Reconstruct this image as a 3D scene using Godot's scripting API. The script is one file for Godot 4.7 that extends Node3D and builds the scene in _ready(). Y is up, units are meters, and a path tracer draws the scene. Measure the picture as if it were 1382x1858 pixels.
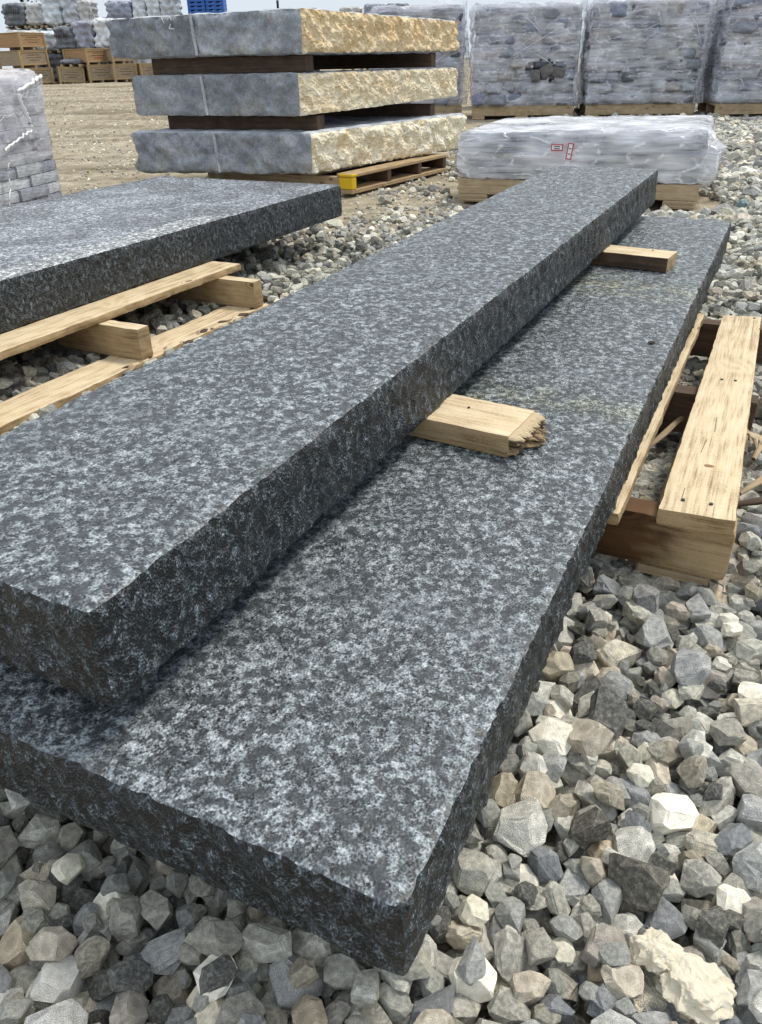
extends Node3D

const CAM_H := 0.62
var rng := RandomNumberGenerator.new()
var cam: Camera3D
var used := {}
var M := {}
var IM := {}

# ------------------------------------------------------------------ names
func numbered(called: String, parent: Node) -> String:
	var key := "%d/%s" % [parent.get_instance_id(), called]
	var n: int = used.get(key, 0)
	used[key] = n + 1
	return called if n == 0 else "%s_%03d" % [called, n]

func thing(called: String, label: String, category: String, at: Vector3, yaw := 0.0, group := "") -> Node3D:
	var o := Node3D.new()
	o.name = numbered(called, self)
	add_child(o, true)
	o.position = at
	o.rotation.y = yaw
	tag(o, label, category, group)
	return o

func tag(o: Node3D, label: String, category: String, group := "") -> void:
	o.set_meta("label", label)
	o.set_meta("category", category)
	if group != "":
		o.set_meta("group", group)

func part(called: String, mesh: Mesh, mat: Material, parent: Node, at := Vector3.ZERO, b := Basis.IDENTITY) -> MeshInstance3D:
	var o := MeshInstance3D.new()
	o.name = numbered(called, parent)
	o.mesh = mesh
	if mat:
		o.material_override = mat
	o.transform = Transform3D(b, at)
	parent.add_child(o, true)
	return o

# ------------------------------------------------------------------ noise and textures
func noise(seed_: int, freq: float, oct := 3, kind := FastNoiseLite.TYPE_SIMPLEX_SMOOTH, ridged := false) -> FastNoiseLite:
	var n := FastNoiseLite.new()
	n.seed = seed_
	n.frequency = freq
	n.noise_type = kind
	n.fractal_octaves = oct
	n.fractal_type = FastNoiseLite.FRACTAL_NONE if oct <= 1 else (FastNoiseLite.FRACTAL_RIDGED if ridged else FastNoiseLite.FRACTAL_FBM)
	return n

func nbytes(n: FastNoiseLite, w: int, h: int) -> PackedByteArray:
	return n.get_seamless_image(w, h, false, false, 0.15, true).get_data()

func stretched(n: FastNoiseLite, w: int, h: int, sw: int, sh: int) -> PackedByteArray:
	var im := n.get_seamless_image(sw, sh, false, false, 0.15, true)
	im.resize(w, h, Image.INTERPOLATE_CUBIC)
	return im.get_data()

func lut(stops: Array) -> PackedByteArray:   # [[pos 0..1, Color], ...] -> 256 rgb triplets
	var out := PackedByteArray()
	out.resize(768)
	for i in 256:
		var t := i / 255.0
		var c: Color = stops[0][1]
		for k in range(stops.size() - 1):
			if t >= stops[k][0]:
				var f: float = clampf((t - stops[k][0]) / maxf(stops[k + 1][0] - stops[k][0], 0.0001), 0, 1)
				c = (stops[k][1] as Color).lerp(stops[k + 1][1], f)
		out[i * 3] = int(c.r * 255)
		out[i * 3 + 1] = int(c.g * 255)
		out[i * 3 + 2] = int(c.b * 255)
	return out

func rgb8(r: int, g: int, b: int) -> Color:
	return Color(r / 255.0, g / 255.0, b / 255.0)

func tex_from(s: PackedByteArray, w: int, h: int, l: PackedByteArray) -> ImageTexture:
	var d := PackedByteArray()
	d.resize(w * h * 3)
	var j := 0
	for i in w * h:
		var k := s[i] * 3
		d[j] = l[k]
		d[j + 1] = l[k + 1]
		d[j + 2] = l[k + 2]
		j += 3
	return ImageTexture.create_from_image(Image.create_from_data(w, h, false, Image.FORMAT_RGB8, d))

func gray_tex(s: PackedByteArray, w: int, h: int) -> ImageTexture:
	return ImageTexture.create_from_image(Image.create_from_data(w, h, false, Image.FORMAT_L8, s))

func crystals(seed_: int, freq: float) -> FastNoiseLite:
	var n := noise(seed_, freq, 1, FastNoiseLite.TYPE_CELLULAR)
	n.cellular_return_type = FastNoiseLite.RETURN_CELL_VALUE
	n.cellular_jitter = 1.0
	n.domain_warp_enabled = true
	n.domain_warp_amplitude = 9.0
	n.domain_warp_frequency = 0.06
	return n

func tri(m: StandardMaterial3D, scale: Vector3, world := false) -> StandardMaterial3D:
	m.uv1_triplanar = true
	m.uv1_world_triplanar = world
	m.uv1_scale = scale
	m.uv1_triplanar_sharpness = 4.0
	return m

func mat(tex: Texture2D, tint: Color, rough: float, bump: Texture2D = null, bump_cm := 0.0) -> StandardMaterial3D:
	var m := StandardMaterial3D.new()
	m.albedo_texture = tex
	m.albedo_color = tint
	m.roughness = rough
	if bump:
		m.heightmap_enabled = true
		m.heightmap_texture = bump
		m.heightmap_scale = bump_cm
	return m

func make_materials() -> void:
	# --- flamed granite, top
	var S := 1024
	var a := nbytes(noise(11, 0.038, 4), S, S)
	var b := nbytes(noise(12, 0.13, 3, FastNoiseLite.TYPE_SIMPLEX_SMOOTH, true), S, S)
	var c := nbytes(noise(13, 0.22, 3), S, S)
	var e := nbytes(noise(14, 0.010, 3), S, S)
	var h2 := nbytes(noise(15, 0.05, 3), S, S)
	var k1 := nbytes(crystals(16, 0.075), S, S)
	var k2 := nbytes(crystals(17, 0.17), S, S)
	var k3 := nbytes(crystals(18, 0.36), S, S)
	var s := PackedByteArray()
	s.resize(S * S)
	for i in S * S:
		var blot := (a[i] + (k1[i] - 128) * 0.30 + (c[i] - 128) * 0.20) / 255.0
		var gate := clampf((blot - 0.28) * 3.6, 0.0, 1.0)
		var fl := b[i] / 255.0
		var v := 0.20 + (k2[i] - 128) * 0.0004 + (c[i] - 128) * 0.0007 + (k3[i] - 128) * 0.0003 + gate * (0.175 + (k1[i] - 128) * 0.0006 + (k2[i] - 128) * 0.0009 + (k3[i] - 128) * 0.0010 + 0.12 * fl * fl * fl * clampf((h2[i] - 70) / 90.0, 0.0, 1.5) + (h2[i] - 128) * 0.0008 + (c[i] - 128) * 0.0015 + (e[i] - 128) * 0.0009)
		s[i] = clampi(int(v * 255.0), 0, 255)
	var gtop := tex_from(s, S, S, lut([[0.0, rgb8(18, 20, 22)], [0.2, rgb8(66, 70, 74)], [0.36, rgb8(112, 117, 122)], [0.58, rgb8(158, 164, 169)], [0.9, rgb8(222, 226, 229)]]))
	var gbump := gray_tex(s, S, S)
	M.granite = tri(mat(gtop, Color(1.12, 1.15, 1.155), 0.46, gbump, 0.15), Vector3.ONE * 1.6)
	M.granite.vertex_color_use_as_albedo = true
	M.granite_dusty = tri(mat(gtop, Color(1.42, 1.43, 1.45), 0.42, gbump, 0.18), Vector3.ONE * 1.4)
	M.granite_dusty.vertex_color_use_as_albedo = true
	# --- split granite, sides
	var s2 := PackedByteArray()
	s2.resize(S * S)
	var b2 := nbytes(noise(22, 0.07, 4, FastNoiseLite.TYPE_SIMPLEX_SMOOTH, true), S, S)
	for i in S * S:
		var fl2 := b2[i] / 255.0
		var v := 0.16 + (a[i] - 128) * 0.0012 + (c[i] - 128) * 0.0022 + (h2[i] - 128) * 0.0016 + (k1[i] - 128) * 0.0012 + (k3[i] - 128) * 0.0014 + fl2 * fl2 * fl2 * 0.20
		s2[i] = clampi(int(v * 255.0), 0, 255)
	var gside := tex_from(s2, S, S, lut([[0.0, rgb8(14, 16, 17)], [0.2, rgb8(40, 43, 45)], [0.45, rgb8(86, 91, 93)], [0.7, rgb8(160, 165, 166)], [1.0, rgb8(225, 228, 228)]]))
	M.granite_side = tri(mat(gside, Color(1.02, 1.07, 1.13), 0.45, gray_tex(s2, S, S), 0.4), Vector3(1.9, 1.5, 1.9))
	# --- wood
	var W := 1024
	var H := 256
	for k in 3:
		var g1 := stretched(noise(31 + k * 7, 0.055, 3), W, H, 20, H)
		var g2 := stretched(noise(32 + k * 7, 0.33, 2), W, H, 40, H)
		var g3 := nbytes(noise(33 + k * 7, 0.012, 3), W, H)
		var g5 := nbytes(noise(36 + k * 7, 0.2, 2), W, H)
		var g4 := stretched(noise(35 + k * 7, 0.016, 1), W, H, 90, H)
		var ws := PackedByteArray()
		ws.resize(W * H)
		for y in H:
			for x in W:
				var i := y * W + x
				var ring := sin(g4[i] * 0.11 + y * 0.30)
				var v := 0.57 + ring * 0.04 + (g5[i] - 128) * 0.0006 - maxf(0.0, (80 - g2[i]) * 0.0016) + (g1[i] - 128) * 0.0008 + (g2[i] - 128) * 0.0008 + (g3[i] - 128) * 0.0008
				ws[i] = clampi(int(v * 255.0), 0, 255)
		# knots
		var r2 := RandomNumberGenerator.new()
		r2.seed = 900 + k
		for q in 3:
			var kx := r2.randi_range(80, W - 80)
			var ky := r2.randi_range(50, H - 50)
			for dy in range(-30, 31):
				for dx in range(-60, 61):
					var rr := sqrt(dx * dx * 0.25 + dy * dy) / 13.0
					if rr < 2.2:
						var i := (ky + dy) * W + kx + dx
						var kv := 0.26 if rr < 0.55 else 0.5 + 0.1 * sin(rr * 11.0)
						var f := 1.0 - smoothstep(0.5, 2.2, rr)
						ws[i] = clampi(int(lerpf(ws[i], kv * 255.0, f)), 0, 255)
		var wl: Array
		if k == 0:
			wl = [[0.0, rgb8(70, 54, 38)], [0.3, rgb8(146, 124, 94)], [0.55, rgb8(208, 189, 155)], [0.8, rgb8(226, 211, 181)], [1.0, rgb8(240, 230, 206)]]
		elif k == 1:
			wl = [[0.0, rgb8(62, 48, 36)], [0.3, rgb8(118, 98, 74)], [0.55, rgb8(172, 151, 120)], [0.8, rgb8(196, 178, 148)], [1.0, rgb8(214, 200, 176)]]
		else:
			wl = [[0.0, rgb8(24, 17, 12)], [0.3, rgb8(46, 34, 25)], [0.55, rgb8(78, 60, 45)], [0.8, rgb8(104, 83, 64)], [1.0, rgb8(130, 108, 86)]]
		var wt := tex_from(ws, W, H, lut(wl))
		var wb := gray_tex(ws, W, H)
		var m := mat(wt, Color.WHITE, 0.75, wb, 0.09)
		m.uv1_scale = Vector3(1.0 / 1.1, 1.0 / 0.24, 1)
		M[["pine", "old_wood", "dark_wood"][k]] = m
		if k == 0:
			var mw := mat(wt, Color(0.82, 0.78, 0.72), 0.8, wb, 0.09)
			mw.uv1_scale = m.uv1_scale
			M.pine_worn = mw
		if k == 1:
			var mc := mat(wt, Color(0.95, 0.87, 0.80), 0.8, wb, 0.06)
			mc.uv1_scale = m.uv1_scale
			M.crate_orange = mc
			var md := mat(wt, Color(0.88, 0.90, 0.95), 0.85, wb, 0.06)
			md.uv1_scale = m.uv1_scale
			M.crate_grey = md
	M.char = mat(null, rgb8(34, 27, 20), 0.85)
	M.stain = mat(null, rgb8(70, 45, 26), 0.75)
	M.knot = mat(null, rgb8(142, 104, 64), 0.75)
	M.nail = mat(null, rgb8(38, 38, 42), 0.5)
	M.yellow = mat(null, rgb8(214, 178, 22), 0.7)
	M.blue = mat(null, rgb8(34, 92, 176), 0.5)
	M.black = mat(null, rgb8(30, 31, 34), 0.6)
	M.cream_split = mat(null, rgb8(226, 202, 150), 0.8)
	# --- gravel stones
	var T := 256
	var st := [
		[41, 0.02, 0.30, 0.0, [[0.0, rgb8(96, 97, 96)], [0.45, rgb8(162, 162, 158)], [0.7, rgb8(194, 193, 187)], [1.0, rgb8(240, 239, 232)]]],
		[42, 0.03, 0.35, 0.0, [[0.0, rgb8(74, 76, 78)], [0.5, rgb8(134, 136, 137)], [0.8, rgb8(172, 173, 171)], [1.0, rgb8(224, 223, 218)]]],
		[43, 0.03, 0.9, 1.0, [[0.0, rgb8(28, 29, 30)], [0.5, rgb8(72, 73, 73)], [0.72, rgb8(122, 122, 119)], [1.0, rgb8(214, 212, 205)]]],
		[44, 0.02, 0.3, 0.0, [[0.0, rgb8(104, 98, 90)], [0.45, rgb8(160, 152, 140)], [0.75, rgb8(190, 183, 170)], [1.0, rgb8(230, 225, 214)]]],
		[45, 0.03, 0.8, 1.0, [[0.0, rgb8(60, 60, 59)], [0.5, rgb8(136, 135, 130)], [0.75, rgb8(180, 178, 170)], [1.0, rgb8(230, 227, 218)]]],
		[46, 0.02, 0.3, 0.0, [[0.0, rgb8(150, 147, 140)], [0.45, rgb8(204, 201, 191)], [0.75, rgb8(226, 223, 214)], [1.0, rgb8(246, 244, 236)]]],
	]
	for k in st.size():
		var q: Array = st[k]
		var n1 := nbytes(noise(q[0], q[1], 5), T, T)
		var n2 := nbytes(noise(q[0] + 50, q[2] * 0.7, 3), T, T)
		var n3 := nbytes(noise(q[0] + 90, 0.011, 5, FastNoiseLite.TYPE_SIMPLEX_SMOOTH, true), T, T)
		var ss := PackedByteArray()
		ss.resize(T * T)
		for i in T * T:
			var v: float = 0.5 + (n1[i] - 128) * 0.0016 + (n2[i] - 128) * (0.0052 if q[3] > 0.5 else 0.0034)
			if q[3] < 0.5:
				v += maxf(0.0, n3[i] / 255.0 - 0.84) * 3.4
			ss[i] = clampi(int(v * 255.0), 0, 255)
		var tt := tex_from(ss, T, T, lut(q[4]))
		var tb := gray_tex(ss, T, T)
		for v in 4:
			var tint: Color = [Color(1.2, 1.2, 1.18), Color(1.0, 1.01, 1.03), Color(1.18, 1.15, 1.08), Color(1.28, 1.28, 1.26)][v]
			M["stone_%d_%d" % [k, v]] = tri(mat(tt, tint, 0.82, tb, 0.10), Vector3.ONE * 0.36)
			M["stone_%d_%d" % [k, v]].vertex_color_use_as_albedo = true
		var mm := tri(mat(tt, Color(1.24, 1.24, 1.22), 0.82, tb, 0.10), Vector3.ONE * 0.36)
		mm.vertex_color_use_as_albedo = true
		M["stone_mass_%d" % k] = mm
	# --- quarried building stone and sandstone
	var Q := 512
	var p1 := nbytes(noise(61, 0.010, 4), Q, Q)
	var p2 := nbytes(noise(62, 0.07, 4), Q, Q)
	var p3 := nbytes(noise(63, 0.016, 4, FastNoiseLite.TYPE_SIMPLEX_SMOOTH, true), Q, Q)
	var p4 := nbytes(noise(64, 0.04, 3), Q, Q)
	var p5 := nbytes(noise(65, 0.3, 3), Q, Q)
	var sg := PackedByteArray()
	var sc := PackedByteArray()
	sg.resize(Q * Q)
	sc.resize(Q * Q)
	for i in Q * Q:
		sg[i] = clampi(int((0.45 + (p1[i] - 128) * 0.0012 + (p2[i] - 128) * 0.0006 + (p5[i] - 128) * 0.0016 + maxf(0.0, p3[i] / 255.0 - 0.84) * 1.2) * 255.0), 0, 255)
		sc[i] = clampi(int((0.60 + (p1[i] - 128) * 0.0016 + (p2[i] - 128) * 0.0022 + (p4[i] - 128) * 0.0014) * 255.0), 0, 255)
	var tg := tex_from(sg, Q, Q, lut([[0.0, rgb8(58, 62, 68)], [0.35, rgb8(98, 103, 110)], [0.55, rgb8(134, 138, 143)], [0.8, rgb8(178, 180, 180)], [1.0, rgb8(215, 214, 208)]]))
	var tc := tex_from(sc, Q, Q, lut([[0.0, rgb8(150, 122, 84)], [0.3, rgb8(206, 182, 142)], [0.5, rgb8(229, 214, 182)], [0.72, rgb8(240, 232, 212)], [1.0, rgb8(250, 248, 240)]]))
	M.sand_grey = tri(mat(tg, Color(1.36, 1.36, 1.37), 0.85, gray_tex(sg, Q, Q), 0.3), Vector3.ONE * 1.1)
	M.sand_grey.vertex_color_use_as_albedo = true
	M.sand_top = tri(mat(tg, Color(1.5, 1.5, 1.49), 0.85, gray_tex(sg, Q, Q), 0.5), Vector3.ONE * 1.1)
	for k in 3:
		M["sand_cream_%d" % k] = tri(mat(tc, [Color(1.06, 1.08, 1.10), Color(1.03, 1.03, 1.02), Color(1.0, 0.96, 0.89)][k], 0.85, gray_tex(sc, Q, Q), 2.0), Vector3.ONE * 1.3)
		M["sand_cream_%d" % k].vertex_color_use_as_albedo = true
	for k in 5:
		M["block_%d" % k] = tri(mat(tg, [Color(1.2, 1.2, 1.24), Color(1.45, 1.45, 1.46), Color(0.90, 0.90, 0.94), Color(1.4, 1.34, 1.28), Color(1.15, 1.17, 1.27)][k], 0.85, gray_tex(sg, Q, Q), 0.4), Vector3.ONE * 0.35)
	M.block_dark = tri(mat(tg, Color(0.92, 0.88, 0.84), 0.85, gray_tex(sg, Q, Q), 0.4), Vector3.ONE * 0.35)
	for k in 3:
		M["brick_%d" % k] = tri(mat(tg, [Color(1.5, 1.49, 1.49), Color(1.66, 1.64, 1.62), Color(1.3, 1.29, 1.33)][k], 0.9, gray_tex(sg, Q, Q), 0.15), Vector3.ONE * 0.6)
	# --- wrapped far stacks
	for k in 5:
		M["sack_%d" % k] = tri(mat(tg, [Color(1.75, 1.75, 1.73), Color(1.55, 1.55, 1.54), Color(0.95, 0.96, 0.98), Color(1.25, 1.25, 1.32), Color(1.55, 1.50, 1.43)][k], 0.45), Vector3.ONE * 0.5)
	# --- dirt
	var D := 1024
	var d1 := nbytes(noise(71, 0.008, 4), D, D)
	var d2 := nbytes(noise(72, 0.09, 4), D, D)
	var d3 := nbytes(noise(73, 0.3, 2), D, D)
	var ds := PackedByteArray()
	ds.resize(D * D)
	for i in D * D:
		ds[i] = clampi(int((0.5 + (d1[i] - 128) * 0.0016 + (d2[i] - 128) * 0.0017 + (d3[i] - 128) * 0.0014) * 255.0), 0, 255)
	var td := tex_from(ds, D, D, lut([[0.0, rgb8(94, 89, 80)], [0.35, rgb8(142, 136, 124)], [0.55, rgb8(172, 166, 152)], [0.8, rgb8(198, 192, 179)], [1.0, rgb8(222, 217, 206)]]))
	M.dirt = tri(mat(td, Color(1.04, 1.02, 0.98), 0.95, gray_tex(ds, D, D), 1.0), Vector3.ONE * 0.8, true)
	var dl := tex_from(stretched(noise(75, 0.02, 4), Q, Q, 256, Q), Q, Q, lut([[0.0, rgb8(168, 162, 150)], [0.35, rgb8(218, 214, 206)], [0.6, rgb8(250, 248, 244)], [1.0, rgb8(255, 255, 255)]]))
	M.dirt.detail_enabled = true
	M.dirt.detail_albedo = dl
	M.dirt.detail_blend_mode = BaseMaterial3D.BLEND_MODE_MUL
	M.dirt.detail_uv_layer = BaseMaterial3D.DETAIL_UV_2
	M.dirt.uv2_triplanar = true
	M.dirt.uv2_world_triplanar = true
	M.dirt.uv2_scale = Vector3(0.06, 0.06, 0.17)
	# --- stretch film: white streaks with an alpha of their own
	var f1 := stretched(noise(81, 0.05, 3), Q, Q, 96, Q)
	var f2 := nbytes(noise(82, 0.011, 4, FastNoiseLite.TYPE_SIMPLEX_SMOOTH, true), Q, Q)
	var f3 := nbytes(noise(83, 0.006, 3), Q, Q)
	var fb := PackedByteArray()
	fb.resize(Q * Q)
	for i in Q * Q:
		var v := 0.36 + (f1[i] - 128) * 0.0016 + (f3[i] - 128) * 0.0022 + maxf(0.0, f2[i] / 255.0 - 0.72) * 1.9
		fb[i] = clampi(int(v * 255.0), 12, 250)
	for k in 3:
		var fd := PackedByteArray()
		fd.resize(Q * Q * 4)
		var gain: float = [1.25, 1.65, 0.95][k]
		for i in Q * Q:
			fd[i * 4] = 255
			fd[i * 4 + 1] = 255
			fd[i * 4 + 2] = 255
			fd[i * 4 + 3] = mini(246, int(fb[i] * gain))
		var ft := ImageTexture.create_from_image(Image.create_from_data(Q, Q, false, Image.FORMAT_RGBA8, fd))
		var fm := mat(ft, [Color(0.86, 0.87, 0.91), Color(0.90, 0.91, 0.94), Color(0.92, 0.92, 0.95)][k], 0.28, gray_tex(fb, Q, Q), [0.8, 1.0, 0.6][k])
		fm.transparency = BaseMaterial3D.TRANSPARENCY_ALPHA
		fm.cull_mode = BaseMaterial3D.CULL_DISABLED
		fm.uv1_scale = Vector3(1.0 / 1.3, 1.0 / 0.9, 1)
		M[["film_blue", "film_dense", "film_clear"][k]] = fm
	M.film_rope = mat(null, Color(0.93, 0.94, 0.96), 0.35)
	M.paper = tri(mat(gray_tex(p2, Q, Q), Color(0.1, 0.1, 0.1), 0.9), Vector3.ONE * 3.0)
	M.paper = mat(null, rgb8(216, 208, 188), 0.95)
	M.label_white = mat(null, rgb8(226, 226, 230), 0.5)
	M.label_red = mat(null, rgb8(176, 44, 40), 0.5)
	M.chalk = mat(null, rgb8(214, 216, 218), 0.9)
	M.ink = mat(null, rgb8(40, 40, 44), 0.8)
	M.leaf = mat(null, rgb8(186, 210, 140), 0.7)
	M.leaf.backlight_enabled = true
	M.leaf.backlight = Color(0.4, 0.5, 0.2)
	M.leaf.vertex_color_use_as_albedo = true
	M.bark = mat(null, rgb8(84, 70, 54), 0.9)

# ------------------------------------------------------------------ meshes
func grid(am: ArrayMesh, nu: int, nv: int, p: PackedVector3Array, uv: PackedVector2Array, m: Material, flip := false, col := PackedColorArray(), hole := PackedByteArray()) -> void:
	var nn := PackedVector3Array()
	nn.resize(p.size())
	var w := nu + 1
	for j in nv + 1:
		for i in nu + 1:
			var k := j * w + i
			var du := p[j * w + mini(i + 1, nu)] - p[j * w + maxi(i - 1, 0)]
			var dv := p[mini(j + 1, nv) * w + i] - p[maxi(j - 1, 0) * w + i]
			var n := du.cross(dv).normalized()
			nn[k] = -n if flip else n
	var idx := PackedInt32Array()
	for j in nv:
		for i in nu:
			if not hole.is_empty() and hole[j * nu + i] == 1:
				continue
			var a := j * w + i
			var b := a + 1
			var c := a + w
			var d := c + 1
			if flip:
				idx.append_array([a, b, c, b, d, c])
			else:
				idx.append_array([a, c, b, b, c, d])
	var arr := []
	arr.resize(Mesh.ARRAY_MAX)
	arr[Mesh.ARRAY_VERTEX] = p
	arr[Mesh.ARRAY_NORMAL] = nn
	arr[Mesh.ARRAY_TEX_UV] = uv
	arr[Mesh.ARRAY_INDEX] = idx
	if not col.is_empty():
		arr[Mesh.ARRAY_COLOR] = col
	am.add_surface_from_arrays(Mesh.PRIMITIVE_TRIANGLES, arr)
	am.surface_set_material(am.get_surface_count() - 1, m)

# A block over four corners (front left, front right, back right, back left), rough on every side.
# o: step, step_top, amp, amp_top, fall, chip, freq, seed, mats {top, bottom, front, right, back, left}, skip, color (Callable), hole [face, s, t, rs, rt], bulge
func rock(c: Array, y0: Array, y1: Array, o: Dictionary) -> ArrayMesh:
	var am := ArrayMesh.new()
	var step: float = o.get("step", 0.01)
	var step_top: float = o.get("step_top", step)
	var amp: float = o.get("amp", 0.004)
	var amp_top: float = o.get("amp_top", 0.001)
	var fall: float = o.get("fall", 0.02)
	var chip: float = o.get("chip", 0.003)
	var bulge: float = o.get("bulge", 0.0)
	var ribs: float = o.get("ribs", 0.0)
	var rib_amp: float = o.get("rib_amp", 0.0)
	var freq: float = o.get("freq", 18.0)
	var corner: float = o.get("corner", 0.8)
	var ys: float = o.get("ys", 1.0)
	var wav: float = o.get("wave", 1.3)
	var n1 := noise(o.get("seed", 1), freq, 4)
	var n2 := noise(o.get("seed", 1) + 5, freq * 0.45, 3)
	var mats: Dictionary = o.mats
	var skip: Array = o.get("skip", [])
	var C: Array[Vector2] = [c[0], c[1], c[2], c[3]]
	var lu := (C[1] - C[0]).length()
	var lv := (C[2] - C[1]).length()
	var hh: float = (y1[0] - y0[0])
	var eu := Vector3((C[1] - C[0]).x, 0, (C[1] - C[0]).y).normalized()
	var ev := Vector3((C[2] - C[1]).x, 0, (C[2] - C[1]).y).normalized()
	var has_col: bool = o.has("color")
	var f := func(u: float, v: float, t: float) -> Vector3:
		var b0 := C[0].lerp(C[1], u)
		var b1 := C[3].lerp(C[2], u)
		var b := b0.lerp(b1, v)
		var lo := lerpf(lerpf(y0[0], y0[1], u), lerpf(y0[3], y0[2], u), v)
		var hi := lerpf(lerpf(y1[0], y1[1], u), lerpf(y1[3], y1[2], u), v)
		var q := Vector3(b.x, lerpf(lo, hi, t), b.y)
		var a := n1.get_noise_3dv(Vector3(q.x, q.y * ys, q.z))
		var d := n2.get_noise_3dv(q + Vector3(3, 1, 7))
		var wu0 := 1.0 - smoothstep(0.0, fall, u * lu)
		var wu1 := 1.0 - smoothstep(0.0, fall, (1 - u) * lu)
		var wv0 := 1.0 - smoothstep(0.0, fall, v * lv)
		var wv1 := 1.0 - smoothstep(0.0, fall, (1 - v) * lv)
		var wt := 1.0 - smoothstep(0.0, fall, (1 - t) * hh)
		var wb := 1.0 - smoothstep(0.0, fall, t * hh)
		var k := amp * (a * 1.1 + d * wav) + bulge * sin(PI * t)
		if ribs > 0.0:
			k += rib_amp * absf(sin(PI * t * ribs + d * 0.8))
		var r := q
		r += eu * (wu1 - wu0) * k + ev * (wv1 - wv0) * k
		r.y += wt * amp_top * (a + d) - wb * amp * 0.5 * a
		var side := maxf(maxf(wu0, wu1), maxf(wv0, wv1))
		var ch := chip * (0.5 + maxf(0.0, a + d * 0.8) * 1.6)
		var cut := side * side * maxf(wt * wt, wb * wb) * ch
		r -= (eu * (wu1 - wu0) + ev * (wv1 - wv0)) * cut
		r.y -= (wt - wb) * cut * 0.8
		if wu0 > 0 or wu1 > 0:
			var cor := maxf(wu0, wu1) * maxf(wv0, wv1) * ch * corner
			r -= (eu * (wu1 - wu0) + ev * (wv1 - wv0)) * cor
		return r
	for face in ["top", "bottom", "front", "right", "back", "left"]:
		if face in skip:
			continue
		var flat: bool = face == "top" or face == "bottom"
		var along: float = lu if face in ["top", "bottom", "front", "back"] else lv
		var other: float = lv if flat else hh
		var sp := step_top if flat else step
		var nu := maxi(2, int(ceil(along / sp)))
		var nv := maxi(2, int(ceil(other / sp)))
		var p := PackedVector3Array()
		var uv := PackedVector2Array()
		var col := PackedColorArray()
		var hole := PackedByteArray()
		for j in nv + 1:
			for i in nu + 1:
				var s := float(i) / nu
				var t := float(j) / nv
				var at: Vector3
				match face:
					"top": at = f.call(s, t, 1.0)
					"bottom": at = f.call(s, t, 0.0)
					"front": at = f.call(s, 0.0, t)
					"right": at = f.call(1.0, s, t)
					"back": at = f.call(1 - s, 1.0, t)
					_: at = f.call(0.0, 1 - s, t)
				p.append(at)
				if o.has("color3"):
					col.append(o.color3.call(at, face))
				var uu := s * along
				var vv := t * other
				if flat and lv > lu or (not flat and o.get("grain_up", false)):
					uv.append(Vector2(vv + o.get("uv0", 0.0), uu))
				else:
					uv.append(Vector2(uu + o.get("uv0", 0.0), vv + (0.11 if not flat else 0.0)))
				if has_col and face == "top":
					col.append(o.color.call(s * lu, t * lv))
		if o.has("hole") and o.hole[0] == face:
			var hn := noise(77, 6.0, 2)
			for j in nv:
				for i in nu:
					var ds: float = ((i + 0.5) / nu - o.hole[1]) / o.hole[3]
					var dt: float = ((j + 0.5) / nv - o.hole[2]) / o.hole[4]
					hole.append(1 if ds * ds + dt * dt < 1.0 + 0.8 * hn.get_noise_2d(i * 0.1, j * 0.1) else 0)
		if has_col and face != "top":
			for i in p.size():
				col.append(Color(0.7, 0.7, 0.7))
		grid(am, nu, nv, p, uv, mats.get(face, mats.get("side", mats.get("top"))), face == "bottom", col, hole)
	return am

func rect(x0: float, x1: float, z0: float, z1: float) -> Array:   # z0 front (larger z), z1 back
	return [Vector2(x0, z0), Vector2(x1, z0), Vector2(x1, z1), Vector2(x0, z1)]

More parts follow.
